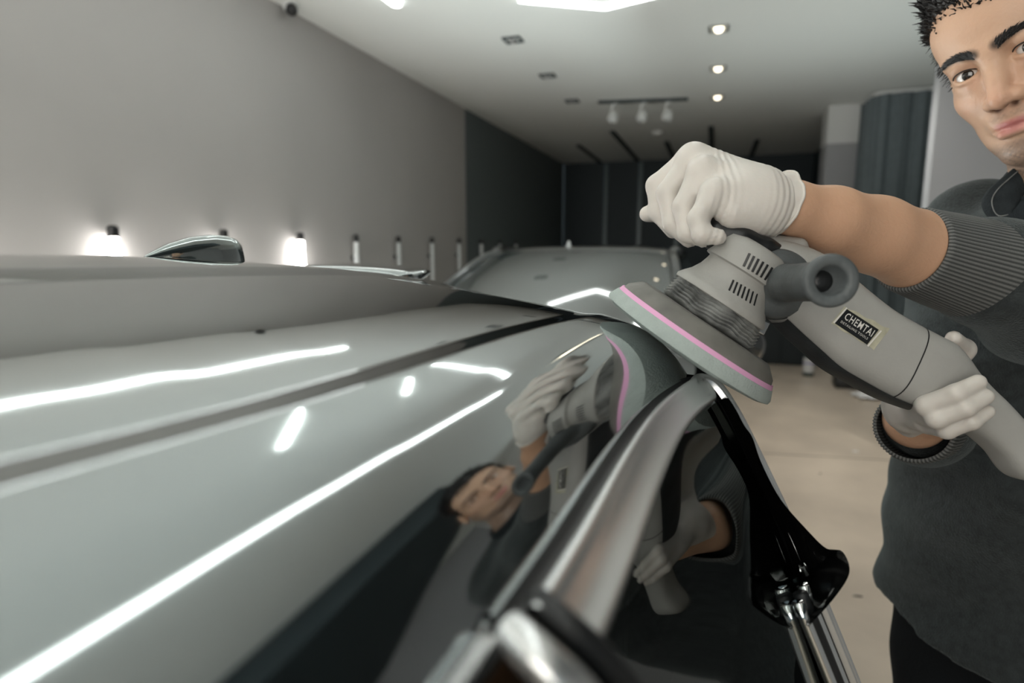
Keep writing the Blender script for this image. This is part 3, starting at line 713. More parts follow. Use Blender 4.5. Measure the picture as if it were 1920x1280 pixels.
# side handle pointing at the camera
a = V(1455, 532, .592); b = V(1560, 526, .458); ax = (b-a)/np.linalg.norm(b-a); Ls = np.linalg.norm(b-a)
sh = MB().lathe(a, ax, [(.001, -.012), (.029, -.012), (.0335, -.004), (.0335, .006), (.031, .012), (.022, .016), (.0185, .020), (.0178, .03), (.0165, Ls*.45), (.0160, Ls*.78), (.0172, Ls*.88), (.0195, Ls*.94), (.0205, Ls*.975), (.0200, Ls*.995), (.0180, Ls), (.0130, Ls*.998), (.0112, Ls*.985), (.0105, Ls*.85), (.001, Ls*.84)], 56).build('side_handle', m_pgrip, pol)
MB().lathe(a, ax, [(.001, Ls*.842), (.0102, Ls*.842), (.0102, Ls*.848), (.001, Ls*.848)], 32).build('handle_core', m_black, sh)
MB().lathe(a, ax, [(.0336, -.006), (.0352, -.004), (.0352, .002), (.0336, .004)], 56, caps=False).build('handle_collar', m_prub, sh)
# maker's sticker with its lettering
def onh(px, py, lift):
    h = shoot(_mb, px, py); P, n = h
    if n@ray(px, py) > 0: n = -n
    return P+n*lift, n
m_stick = mat('sticker_black', (.006, .007, .008), .3, coat=.5, bump=.3, bscale=80)
m_stickw = mat('sticker_white', (.72, .70, .66), .5)
m_glue = mat('sticker_glue', (.46, .44, .33), .7, bump=.8, bscale=90, var=.25, vscale=60)
def patch(name, quad, m, lift, parent=pol, n=8, jag=0.):
    (tl, tr, br, bl) = [np.array(q, float) for q in quad]; G = []
    for v_ in np.linspace(0, 1, n):
        row = []
        for u_ in np.linspace(0, 1, n*2):
            p = (tl*(1-u_)+tr*u_)*(1-v_)+(bl*(1-u_)+br*u_)*v_
            if jag and v_ in (0., 1.): p = p+np.array([.2, 1.])*jag*math.sin(u_*17+v_*3)
            row.append(onh(p[0], p[1], lift)[0])
        G.append(row)
    return MB().grid(np.array(G)).build(name, m, parent)
patch('glue_residue', [(1583, 574), (1668, 617), (1638, 655), (1558, 606)], m_glue, .0004, jag=1.6)
st = patch('sticker', [(1585, 578), (1647, 618), (1625, 646), (1562, 604)], m_stick, .0008)
patch('sticker_edge', [(1586, 576), (1588, 578), (1564, 606), (1561, 604)], m_stickw, .0011, st)
patch('sticker_edge', [(1650, 619), (1652.5, 620.5), (1627, 650), (1624.5, 648)], m_stickw, .0011, st)
def lettering(txt, p0, p1, hpx, m, name, wfac=1.):
    cu = bpy.data.curves.new('t', 'FONT'); cu.body = txt; cu.extrude = 0; cu.space_character = 1.16; cu.offset = .006*wfac; cu.resolution_u = 2
    o = bpy.data.objects.new('t', cu); COL.objects.link(o)
    dg = bpy.context.evaluated_depsgraph_get(); dg.update(); me = bpy.data.meshes.new_from_object(o.evaluated_get(dg))
    v = np.array([q.co[:] for q in me.vertices]); f = [tuple(p.vertices) for p in me.polygons]
    bpy.data.objects.remove(o); bpy.data.curves.remove(cu)
    v[:, 0] -= v[:, 0].min(); v[:, 0] /= v[:, 0].max(); v[:, 1] -= v[:, 1].min(); v[:, 1] /= v[:, 1].max()
    p0 = np.array(p0, float); p1 = np.array(p1, float); d = p1-p0; up = np.array([d[1], -d[0]])/np.linalg.norm(d)*hpx
    W_ = np.array([onh(*(p0+d*x+up*y), .0013)[0] for x, y in v[:, :2]])
    return obj(name, W_, f, m, st, smooth=False)
lettering('CHEMTAI', (1580.5, 597.5), (1632, 631.5), 14.5, m_stickw, 'sticker_lettering', 1.5)
lettering('DETAILING TOOLS', (1574.5, 604.5), (1624.5, 637), 4.6, m_stickw, 'sticker_lettering', .4)
# ================================================================ the man
m_skin = attr_mat('skin', .42, bump=.25, bscale=260, sss=.12)
m_glove = mat('latex_glove', (.64, .60, .555), .42, bump=.25, bscale=90, sss=.1, var=.04, vscale=25)
m_knit = mat('grey_sweatshirt', (.036, .041, .042), .95, bump=1.0, bscale=420, var=.25, vscale=90, spec=.15)
m_rib = mat('ribbed_cuff', (.20, .205, .20), .95, bump=.6, bscale=500, var=.2, vscale=120, spec=.15)
for m_ in (m_knit,):
    bs_ = m_.node_tree.nodes['Principled BSDF']; bs_.inputs['Sheen Weight'].default_value = .28; bs_.inputs['Sheen Roughness'].default_value = .45; bs_.inputs['Sheen Tint'].default_value = (.72, .80, .80, 1)
m_ribv = attr_mat('ribbed_knit', .95, bump=.5, bscale=500, spec=.15)
m_collar = mat('collar_cloth', (.022, .027, .030), .9, bump=.8, bscale=350, var=.2, vscale=80, spec=.2)
m_trou = mat('black_trousers', (.010, .012, .014), .9, bump=.5, bscale=300, spec=.2)
m_hair = mat('black_hair', (.010, .009, .009), .4, bump=.5, bscale=300)
m_shoe = mat('shoe_leather', (.02, .02, .02), .5)
m_eye = mat('eye_white', (.70, .68, .66), .15, coat=1)
m_iris = mat('dark_iris', (.012, .008, .006), .1, coat=1)
Rsh, Lsh = V(1836, 450, .95), V(2280, 430, .73)
Lel, Rel = V(1940, 554, .72), V(1757, 778, .95)
Lwr, Rwr = V(1480, 388, .60), V(1716, 786, .70)
mid = (Rsh+Lsh)/2
feet = np.array([mid[0]+.04, mid[1]+.03, 0.])
man = thing('person', 'man in a grey sweatshirt and white gloves leaning over the car with the polisher', 'person', feet)
EYE = V(1866, 117, .715)
# head frame: local x to the picture's right, y up, z out of the face
yaw, pit, rol = math.radians(-24), math.radians(2), math.radians(17)
def rotm(ax, a):
    return np.array(Matrix.Rotation(a, 3, ax))
toC = np.stack([RIGHT, UPV, -FWD], 1)
# face the lens from that spot, then turn
vd = (EYE-CAMP)/np.linalg.norm(EYE-CAMP); cxz = np.array([vd@RIGHT, vd@UPV, -(vd@FWD)])
base_yaw = math.atan2(-cxz[0], -cxz[2]); base_pit = math.asin(-cxz[1])
HR = toC@rotm('Z', rol)@rotm('Y', base_yaw+yaw)@rotm('X', -base_pit*.2+pit)
HS = 1.0
def H(x, y, z): return EYE+HR@(np.array([x, y, z])*HS)
HRl = HR.T                              # rows = local axes in world
neck0 = H(0, -.17, -.085); chestc = mid+np.array([0, 0, -.02])
hd = SDF(np.minimum(EYE, neck0)-.21, np.maximum(EYE, neck0)+.21, .0023)
def E(c, r, k=.012, op='u'): hd.ell(H(*c), np.array(r)*HS, HRl, k, op)
def C(a, b, ra, rb, k=.012, op='u'): hd.cone(H(*a), H(*b), ra*HS, rb*HS, k, op)
E((0, .042, -.088), (.074, .092, .098), 0)
E((0, -.010, -.056), (.064, .080, .062), .02)
E((0, -.058, -.052), (.057, .060, .055), .02)
C((-.050, -.058, -.080), (-.018, -.108, -.020), .018, .016, .02); C((.050, -.058, -.080), (.018, -.108, -.020), .018, .016, .02)
E((0, -.106, -.014), (.021, .016, .017), .018)
E((0, .050, -.022), (.058, .042, .030), .03)
for s in (-1, 1):
    E((s*.037, -.030, -.026), (.022, .017, .018), .024)
    C((s*.010, .020, .004), (s*.046, .021, -.016), .009, .008, .012)
    E((s*.032, .000, .008), (.0195, .0135, .0190), .009, 's')
    C((s*.030, -.012, -.004), (s*.040, -.010, -.008), .007, .007, .012)
C((0, .018, .002), (0, -.020, .012), .0085, .009, .012); C((0, -.020, .012), (0, -.041, .022), .009, .0115, .008)
for s in (-1, 1):
    E((s*.0135, -.044, .0105), (.0085, .0085, .011), .007)
E((0, -.0475, .020), (.008, .005, .008), .006)
for s in (-1, 1):
    C((s*.0075, -.0535, .017), (s*.0095, -.049, .008), .0035, .0045, .003, 's')
E((0, -.068, -.002), (.026, .012, .012), .014)
C((-.002, -.053, .0065), (-.002, -.066, .007), .004, .004, .004, 's') if False else None
for s in (-1, 1):
    C((s*.003, -.0715, .0095), (s*.023, -.0765, -.001), .0056, .0028, .004)
C((-.013, -.083, .0065), (.013, -.083, .0065), .0066, .0066, .004); C((-.013, -.083, .0065), (-.023, -.0785, -.001), .006, .003, .004); C((.013, -.083, .0065), (.023, -.0785, -.001), .006, .003, .004)
C((-.024, -.0772, .0025), (0, -.0775, .0165), .0016, .0018, .0015, 's'); C((.024, -.0772, .0025), (0, -.0775, .0165), .0016, .0018, .0015, 's')
E((0, -.0945, .0105), (.018, .005, .005), .008, 's')
# eyelids round the eyeballs
EB = [(s*.0315, .000, -.0095) for s in (-1, 1)]
for s in (-1, 1):
    ex, ey, ez = s*.0315, .0, -.0095; r = .0142
    up = [(ex+r*1.08*math.sin(a), ey+r*(.56*math.cos(a*1.05)+.02)+.0005, ez+r*math.cos(a)*.97) for a in np.linspace(-1.28, 1.28, 9)]
    lo = [(ex+r*1.08*math.sin(a), ey-r*(.50*math.cos(a*1.1)), ez+r*math.cos(a)*.96) for a in np.linspace(-1.28, 1.28, 9)]
    for q, rr in ((up, .0027), (lo, .0022)):
        for i in range(8): hd.cone(H(*q[i]), H(*q[i+1]), rr, rr, .003)
    for i in range(8):
        a = np.array(up[i]); b = np.array(up[i+1]); hd.cone(H(a[0], a[1]+.004, a[2]-.0015), H(b[0], b[1]+.004, b[2]-.0015), .0035, .0035, .005)
    # ears
    E((s*.079, -.012, -.092), (.010, .031, .019), .008); E((s*.086, -.010, -.086), (.006, .019, .010), .005, 's'); E((s*.080, -.036, -.086), (.007, .011, .009), .006)
hd.chain([H(0, -.02, -.10), neck0, chestc+np.array([0, 0, .03])], [.052, .055, .058], .03, .02)
hv_, hf_ = hd.mesh(1); HB = BVHTree.FromPolygons([Vector(p) for p in hv_], [tuple(int(i) for i in q) for q in hf_])
L_ = (hv_-EYE)@HR/HS; x, y, z = L_.T
def sst(a, b, v): t = np.clip((v-a)/(b-a), 0, 1); return t*t*(3-2*t)
base = np.array([.60, .385, .265]); cols = np.tile(base, (len(hv_), 1))
def blend(msk, c): 
    global cols
    cols = cols*(1-msk[:, None])+np.array(c)*msk[:, None]
nz = np.sin(x*900)*np.sin(y*1000)*np.sin(z*800)
blend(.35*np.exp(-(((x)/.02)**2+((y+.04)/.02)**2)), (.62, .31, .22))
blend(.22*np.exp(-(((np.abs(x)-.045)/.02)**2+((y+.035)/.018)**2)), (.62, .31, .23))
st_ = sst(-.086, -.104, y)*sst(-.085, -.05, z)*.85*(.7+.3*nz); blend(np.clip(st_, 0, 1), (.10, .085, .08))
jw = sst(.045, .062, np.abs(x))*sst(-.03, -.06, y)*.5; blend(np.clip(jw, 0, 1)*(z < -.0), (.15, .115, .095))
ms = np.exp(-(((np.abs(x)-.010)/.015)**2+((y+.0625)/.0052)**2))*(z > -.01)*.6; blend(np.clip(ms*(.7+.3*nz), 0, 1), (.15, .11, .09))
sp_ = np.exp(-((x/.012)**2+((y+.098)/.005)**2))*(z > -.01)*.5; blend(sp_, (.15, .11, .09))
def brow(t): return .012+.040*t, .0175+.008*math.sin(t*2.2)-.003*t
bd_ = np.full(len(x), 9.)
for t in np.linspace(0, 1, 30):
    bx_, by_ = brow(t); bd_ = np.minimum(bd_, np.hypot(np.abs(x)-bx_, (y-by_)*1.0)/(.0052-.0030*t))
blend(np.clip(1.6-bd_, 0, 1)*.9*(z > -.05), (.02, .016, .014))
ul = np.exp(-((x/.019)**4))*np.exp(-(((y+.0725)/.0045)**4))*(z > -.006)
lip = np.exp(-(((x)/.0185)**4))*np.exp(-(((y+.0775-.0*np.abs(x))/.0085)**4))*(z > -.006); blend(np.clip(lip*.85, 0, 1), (.52, .20, .19)); blend(np.clip(ul*.7, 0, 1), (.36, .10, .10))
blend(.55*np.exp(-(((np.abs(x)-.031)/.020)**2+((y-.009)/.006)**2))*(z > -.02), (.33, .18, .12))
blend(.25*np.exp(-(((np.abs(x)-.028)/.016)**2+((y+.013)/.006)**2))*(z > -.02), (.45, .24, .19))
blend(.9*np.exp(-(((np.abs(x)-.0085)/.0055)**2+((y+.0535)/.0035)**2))*(z > .004), (.05, .02, .015))
# bare forearms and the hidden rest of the figure
pel = np.array([mid[0]-.01, mid[1]+.0, .92])
def bodypart(lo, hi, h, fn, sm=2):
    s = SDF(lo, hi, h); fn(s); return s.mesh(sm)
def farm(s):
    s.chain([V(1430, 378, .60), Lwr, V(1560, 412, .615), V(1640, 440, .64), V(1725, 474, .665), Lel], [R(44, .6), R(47, .6), R(59, .615), R(69, .64), R(74, .665), .045], 0, .01)
av, af = bodypart(np.minimum(Lwr, Lel)-.09, np.maximum(Lwr, Lel)+.09, .003, farm)
def farm2(s): s.chain([V(1752, 768, .655), Rwr, Rwr*.6+Rel*.4, Rel], [.026, .031, .041, .045], 0, .01)
bv, bf = bodypart(np.minimum(Rwr, Rel)-.09, np.maximum(Rwr, Rel)+.09, .004, farm2)
OFF = (Rsh-Lsh)*np.array([1, 1, 0]); OFF /= np.linalg.norm(OFF)
hipR, hipL = pel+OFF*.075+np.array([0, 0, -.03]), pel-OFF*.075+np.array([0, 0, -.03])
def trunk(s):
    s.chain([chestc, pel], [.095, .090], 0); s.cone(Rsh, Lsh, .045, .045, .03)
    s.chain([Rsh, Rel], [.052, .042], .04); s.chain([Lsh, Lel], [.052, .042], .04)
    for hp, dx in ((hipR, .02), (hipL, -.01)):
        s.chain([hp, np.array([hp[0]+dx, hp[1], .5]), np.array([hp[0]+dx+.01, hp[1], .09])], [.085, .055, .038], .05)
tv, tf = bodypart(np.array([mid[0]-.45, mid[1]-.45, .05]), np.array([mid[0]+.45, mid[1]+.45, mid[2]+.16]), .012, trunk)
vs = [hv_, av, bv, tv]; fs = []; k = 0
for v_, f_ in zip(vs, (hf_, af, bf, tf)): fs.append(np.asarray(f_)+k); k += len(v_)
skin2 = np.array([.60, .36, .235])
cc = np.concatenate([cols]+[np.tile(skin2, (len(q), 1)) for q in vs[1:]])
obj('body', np.concatenate(vs), np.concatenate(fs), m_skin, man, cols=cc)
for s, q in zip((-1, 1), EB):
    c = H(*q); gz = CAMP+np.array([-.10, .05, 0])-c; gz /= np.linalg.norm(gz)
    e = MB().lathe(c, gz, [(.0134*math.sin(a), -.0134*math.cos(a)) for a in np.linspace(.02, PI-.02, 20)], 28).build('eye', m_eye, man)
    MB().lathe(c, gz, [(.001, .0115)]+[(.0137*math.sin(a), .0137*math.cos(a)) for a in np.linspace(.47, .02, 10)], 24).build('iris', m_iris, e)
    ex, ey, ez = s*.0315, .0, -.0095; r = .0142
    lash = [H(ex+r*1.10*math.sin(a), ey+r*(.56*math.cos(a*1.05)+.02)-.0016, ez+r*math.cos(a)*.99+.0020) for a in np.linspace(-1.25, 1.25, 14)]
    MB().tube(lash, [.0003]+[.0009]*12+[.0003], 6).build('eyelashes', m_hair, man)
    m = MB(); rb = np.random.RandomState(9)
    for k in range(230):
        t = rb.uniform(0, 1); x0, y0 = brow(t); y0 += rb.uniform(-1, 1)*(.0046-.0028*t)
        r_ = HB.ray_cast(Vector(H(s*x0, y0, .08)), Vector(HR@np.array([0, 0, -1.])))
        if r_[0] is None: continue
        P = np.array(r_[0]); d = HR@np.array([s*(.5+.5*t), .75-.9*t+rb.uniform(-.25, .25), .18-.25*t]); d /= np.linalg.norm(d)
        m.tube([P-d*.001, P+d*.0035, P+d*.0065+HR@np.array([0, 0, -.0008])], [.0006, .0005, .0001], 4, caps=False)
    m.build('eyebrow', m_hair, man)['kind'] = 'stuff'
# hair: a cap with a faded edge and loose strands over the forehead
hr = SDF(H(0, .04, -.09)-.16, H(0, .04, -.09)+.17, .004)
hr.ell(H(0, .056, -.092), np.array([.0825, .092, .102]), HRl, 0); hr.ell(H(0, .108, -.060), np.array([.066, .030, .066]), HRl, .02)
hr.half(H(0, .066, -.0), HR@np.array([0, -.80, .60])) if False else None
hr.ell(H(0, -.022, .030), np.array([.082, .088, .084]), HRl, .006, 's'); hr.half(H(0, -.02, -.12), HR@np.array([0, -1, .25]))
v_, f_ = hr.mesh(1); hair = obj('hair', v_, f_, m_hair, man)
m = MB(); rr = np.random.RandomState(3); HT = BVHTree.FromPolygons([Vector(p) for p in v_], [tuple(int(i) for i in q) for q in f_]); hc = np.array([0, .045, -.09])
for i in range(1300):
    az = rr.uniform(-1.9, 1.9); el = rr.uniform(.15, 1.35); dl = np.array([math.sin(az)*math.cos(el), math.sin(el), math.cos(az)*math.cos(el)])
    r_ = HT.ray_cast(Vector(H(*(hc+dl*.25))), Vector(HR@(-dl)))
    if r_[0] is None: continue
    P = np.array(r_[0]); pl = (P-EYE)@HR
    if (pl-hc)@dl < .03: continue
    d = dl*.55+np.array([rr.uniform(-.35, .35), .45+rr.uniform(-.2, .3), .40+rr.uniform(-.3, .3)]); d /= np.linalg.norm(d); l = rr.uniform(.012, .030)*(.5+.5*max(0, math.sin(el)))
    m.tube([P-HR@d*.004, P+HR@d*l*.5, P+HR@(d*l+np.array([rr.uniform(-.004, .004), -.002, -.003]))], [.0013, .0010, .0002], 4, caps=False)
h2 = m.build('hair_strands', m_hair, hair); h2['kind'] = 'stuff'
m = MB()
for s in (-1, 1):
    for i in range(160):
        y0 = rr.uniform(-.0, .085); z0 = rr.uniform(-.085, -.045)-.2*max(0, .03-y0); x0 = s*(.0765*math.sqrt(max(.05, 1-((y0-.045)/.105)**2-((z0+.09)/.13)**2))); d = np.array([s*.55, -.5, .65])+rr.uniform(-.3, .3, 3); d /= np.linalg.norm(d)
        p0 = np.array([x0, y0, z0]); m.tube([H(*(p0-d*.004)), H(*(p0+d*rr.uniform(.006, .016)))], [.0009, .0002], 4)
h3 = m.build('hair_strands', m_hair, hair); h3['kind'] = 'stuff'
# ---------------------------------------------------------------- sweatshirt
def shirt(s):
    s.chain([mid+np.array([.02, .0, -.10]), mid*.4+pel*.6, pel+np.array([0, 0, -.07])], [.135, .142, .140], 0, .05)
    off_ = (Rsh-Lsh)/np.linalg.norm(Rsh-Lsh)*np.array([1, 1, 0])
    for q in (-.068, .068): s.chain([mid+off_*q+np.array([0, 0, -.1]), pel+off_*q*1.1+np.array([-.0, 0, -.07])], [.118, .130], .06)
    s.cone(V(1800, 1012, .93), V(1930, 905, .80), .045, .05, .05)
    s.cone(Rsh+np.array([.01, 0, -.02]), Lsh+np.array([0, 0, -.02]), .082, .085, .08)
    s.chain([Rsh, Rel], [.072, .066], .05)
    s.chain([Lsh, Lel+np.array([.02, 0, 0]), V(1870, 518, .70)], [.078, .076, R(97, .70)], .05, .04)
    s.chain([V(1880, 521, .705), V(1846, 510, .694)], [R(99, .70), R(94, .694)], .02)
    s.chain([Rel, Rel*.45+Rwr*.55], [.064, .055], .03)
    s.cone(chestc+np.array([-.01, 0, .0]), chestc*.35+neck0*.65, .085, .070, .05)
    ph = rng.uniform(0, 6, 12)
    def folds(P):
        X, Y, Z = P[..., 0], P[..., 1], P[..., 2]
        return (.009*np.sin(30*(Z+.7*Y)+5*X+ph[0])*np.sin(11*Y+7*Z+ph[1])+.004*np.sin(60*Z-30*X+ph[2])*np.sin(25*Y+ph[3]))
    s.field(folds)
    s.half(pel+np.array([0, 0, -.05]), np.array([.0, .12, -1]))
    s.cone(H(0, -.06, -.09), chestc+np.array([-.03, 0, .12]), .068, .060, .01, 's')
sv, sf = bodypart(np.minimum.reduce([Rsh, Lsh, Lel, Rel, pel, V(1850, 520, .69)])-np.array([.20, .20, .12]), np.maximum.reduce([Rsh, Lsh, Lel, Rel, pel])+np.array([.20, .20, .16]), .0065, shirt, 2)
swt = obj('sweatshirt', sv, sf, m_knit, man)
# hem and cuffs in ribbed cloth
def ribtube(name, pts, rad, n=150, amp=.0008, m=m_rib, inner=.004, ecc=1.):
    P = cr(pts, 8); r = cr(np.c_[rad, 0*np.array(rad), 0*np.array(rad)], 8)[:, 0]; k = len(P)
    T = np.gradient(P, axis=0); T /= np.linalg.norm(T, axis=1)[:, None]
    u = np.cross(T[0], [0, 0, 1.]); V_ = []
    P2 = np.concatenate([P, P[::-1]]); r2 = np.concatenate([r, r[::-1]-inner]); T2 = np.concatenate([T, T[::-1]])
    r2[0] -= inner*.5; r2[k-1] -= inner*.5
    for i in range(2*k):
        u = u-T2[i]*(u@T2[i]); u /= np.linalg.norm(u); w_ = np.cross(T2[i], u)
        for j in range(n):
            a = 2*PI*j/n; rr_ = r2[i]+(amp*min(1, max(0, (k*.55-i)/(k*.15)))*(1 if j % 2 else -1) if i < k else 0)
            V_.append(P2[i]+(u*math.cos(a)*ecc+w_*math.sin(a))*rr_)
    mb = MB(); mb.rings(V_, 2*k, n, False)
    a0 = 0; 
    mb.f += [(j, (2*k-1)*n+j, (2*k-1)*n+(j+1) % n, (j+1) % n) for j in range(n)]
    cl = np.array([(.045, .048, .048) if (q % n) % 2 == 0 else (.20, .205, .20) for q in range(2*k*n)])
    return mb.build(name, m_ribv, swt, cols=cl)
ribtube('cuff', [V(1704, 468, .655), V(1745, 481, .667), V(1795, 496, .68), V(1838, 509, .692), V(1866, 517, .70)], [R(79, .655), R(84, .667), R(90, .68), R(94, .69), R(78, .70)])
c0 = V(1712, 800, .690); c1 = V(1722, 800, .735); c2 = V(1733, 793, .80); c3 = V(1745, 784, .88)
ribtube('cuff', [c0, c0*.5+c1*.5, c1, c2], [R(66, .69), R(68, .71), R(66, .735), .050], 130)
def slv2(s): s.chain([c1+(c2-c1)*.2, c2, c3, Rel], [.040, .050, .056, .062], 0, .02); s.field(lambda P: .004*np.sin(70*P[..., 1]+20*P[..., 2]))
v_, f_ = bodypart(np.minimum(c1, Rel)-.1, np.maximum(c1, Rel)+.1, .005, slv2); obj('sleeve', v_, f_, m_knit, swt)
# collar
nd = (H(0, -.06, -.09)-chestc); nd /= np.linalg.norm(nd)
cc0 = neck0-nd*.035
def torus(c, ax, R0, r0, m, name, sc=(1, 1), n=48, tilt=None):
    ax = ax/np.linalg.norm(ax); u = np.cross(ax, [0, 1., 0]); u /= np.linalg.norm(u); w_ = np.cross(ax, u)
    V_ = []
    for i in range(n):
        a = 2*PI*i/n; rd = u*math.cos(a)*sc[0]+w_*math.sin(a)*sc[1]
        for j in range(14):
            b = 2*PI*j/14; V_.append(c+rd*R0+rd*r0*math.cos(b)*.55+ax*r0*math.sin(b)*1.5)
    F = [(i*14+j, ((i+1) % n)*14+j, ((i+1) % n)*14+(j+1) % 14, i*14+(j+1) % 14) for i in range(n) for j in range(14)]
    return obj(name, V_, F, m, swt)
torus(neck0, nd, .066, .014, m_collar, 'collar')
O_ = cr([V(*q) for q in ((1935, 290, .765), (1908, 311, .768), (1880, 334, .770), (1856, 356, .772), (1845, 376, .770), (1849, 396, .765), (1862, 408, .757), (1884, 404, .750))], 5)
I_ = cr([V(*q) for q in ((1975, 312, .775), (1955, 326, .772), (1938, 344, .768), (1926, 358, .763), (1917, 370, .759), (1910, 382, .755), (1902, 392, .751), (1893, 400, .748))], 5)
G = [[O_[i]*(1-t)+I_[i]*t-FWD*.008*math.sin(PI*t) for t in np.linspace(0, 1, 7)]+[O_[i]*(1-t)+I_[i]*t-FWD*.008*math.sin(PI*t)+FWD*.004 for t in np.linspace(1, 0, 7)] for i in range(len(O_))]
m = MB(); m.rings([p for r in G for p in r], len(G), 14); lf = m.build('collar_leaf', m_collar, swt)
MB().tube(np.array([O_[i]*.86+I_[i]*.14-FWD*.0045 for i in range(len(O_))]), .0007, 6).build('stitching', m_rib, swt)
# ---------------------------------------------------------------- trousers, shoes
def trou(s):
    s.ell(pel+np.array([0, 0, -.01]), np.array([.12, .12, .12]), None, 0)
    for hp, dx in ((hipR, .02), (hipL, -.01)):
        s.chain([hp, np.array([hp[0]+dx, hp[1], .5]), np.array([hp[0]+dx+.01, hp[1], .085])], [.103, .088, .072], .05)
    s.field(lambda P: .006*np.sin(24*P[..., 2]+30*P[..., 1])*np.sin(9*P[..., 1]+17*P[..., 2]))
    s.half(np.array([0, 0, .06]), np.array([0, 0, -1]))
v_, f_ = bodypart(np.array([pel[0]-.26, pel[1]-.30, .03]), np.array([pel[0]+.26, pel[1]+.30, 1.1]), .010, trou); obj('trousers', v_, f_, m_trou, man)
for hp, dx in ((hipR, .02), (hipL, -.01)):
    s = SDF(np.array([hp[0]-.28, hp[1]-.09, -.02]), np.array([hp[0]+.16, hp[1]+.09, .16]), .006)
    c = np.array([hp[0]+dx, hp[1], 0]); s.chain([c+(.05, 0, .05), c+(-.06, 0, .045), c+(-.15, 0, .035)], [.048, .046, .036], 0, .03); s.cone(c+(.01, 0, .05), c+(.01, 0, .11), .047, .05, .03)
    s.half((0, 0, .002), (0, 0, -1)); s.half((0, 0, .13), (0, 0, 1)); v_, f_ = s.mesh(2); obj('shoe', v_, f_, m_shoe, man)
# ---------------------------------------------------------------- gloves with five fingers each
def glove(name, lo, hi, fn, wr, h=.0015, label=None):
    s = SDF(lo, hi, h); fn(s)
    v_, f_ = s.mesh(2); return obj(name, v_, f_, m_glove, man, label=label)
def px(p, r): return [V(*q) for q in p], [R(a, q[2]) for a, q in zip(r, p)]
def lh(s):
    W_ = [(1482, 388, .60), (1420, 374, .605)]
    s.chain(*px([(1450, 382, .601), (1425, 377, .602), (1400, 370, .605)], [50, 53, 54]), 0, .01)
    # metacarpals
    for p, r in (([(1420, 356, .630), (1300, 297, .655)], [36, 27]), ([(1420, 356, .615), (1302, 298, .635)], [38, 27]), ([(1415, 366, .600), (1318, 322, .608)], [38, 26]), ([(1420, 384, .592), (1340, 364, .583)], [46, 25])):
        s.chain(*px(p, r), .018)
    s.chain(*px([(1440, 398, .590), (1372, 404, .585)], [38, 26]), .016)
    for p, r in (([(1298, 297, .658), (1232, 348, .672), (1236, 398, .668), (1262, 432, .655)], [25, 20, 18, 15]),
                 ([(1300, 299, .637), (1252, 362, .645), (1262, 420, .640), (1292, 448, .630)], [26, 20.5, 18.5, 16]),
                 ([(1316, 322, .610), (1282, 388, .612), (1290, 436, .606), (1320, 448, .600)], [25, 20.5, 18.5, 16]),
                 ([(1338, 362, .585), (1309, 410, .580), (1316, 440, .576), (1346, 444, .574)], [23, 19, 18, 15.5])):
        s.chain(*px(p, r), .009, .004)
    s.chain(*px([(1400, 390, .660), (1310, 388, .690), (1262, 396, .690), (1214, 401, .682)], [30, 24, 21, 15]), .012, .006)
    ph = rng.uniform(0, 6, 4); a0 = V(1360, 345, .6); ax = D(1, -.22, 0)
    def wr(P):
        q = (P-a0)@ax; e = np.exp(-((q-.055)/.018)**2)+.7*np.exp(-((q+.005)/.012)**2)
        return e*.0007*np.sin(q*2*PI/.0062+3*np.sin(((P-a0)@UPV)*60))
    s.field(wr)
g1 = glove('glove', V(1185, 470, .60)-np.array([.03, .07, .03]), V(1500, 260, .67)+np.array([.05, .09, .06]), lh, None)
# loose rolled cuff of the glove
def gcuff(name, pts, rad, parent, seed, ecc=1.0):
    P = cr(pts, 8); r = cr(np.c_[rad, 0*np.array(rad), 0*np.array(rad)], 8)[:, 0]; k = len(P); rs_ = np.random.RandomState(seed); ph = rs_.uniform(0, 6, 5)
    T = np.gradient(P, axis=0); T /= np.linalg.norm(T, axis=1)[:, None]; u = UPV.copy(); V_ = []; n = 64
    for i in range(k):
        u = u-T[i]*(u@T[i]); u /= np.linalg.norm(u); w_ = np.cross(T[i], u); t = i/(k-1)
        for j in range(n):
            a = 2*PI*j/n; rr_ = r[i]*(1+t*(.05*math.sin(3*a+ph[0])+.03*math.sin(7*a+ph[1])+.015*math.sin(13*a+ph[2])))
            V_.append(P[i]+(u*math.cos(a)+w_*math.sin(a)*ecc)*rr_+T[i]*t*.004*math.sin(2*a+ph[3]))
    m = MB(); m.rings(V_, k, n, False)
    c = m.build(name, m_glove, parent)
    rim = np.array(V_[-n:]); rim = np.concatenate([rim, rim[:2]])
    MB().tube(rim, .0016, 8, caps=False).build('rolled_rim', m_glove, parent); return c
gcuff('glove_cuff', [V(1410, 375, .602), V(1432, 380, .601), V(1450, 383, .601), V(1464, 386, .602)], [R(55, .6), R(54, .6), R(56, .6), R(60, .6)], g1, 5)
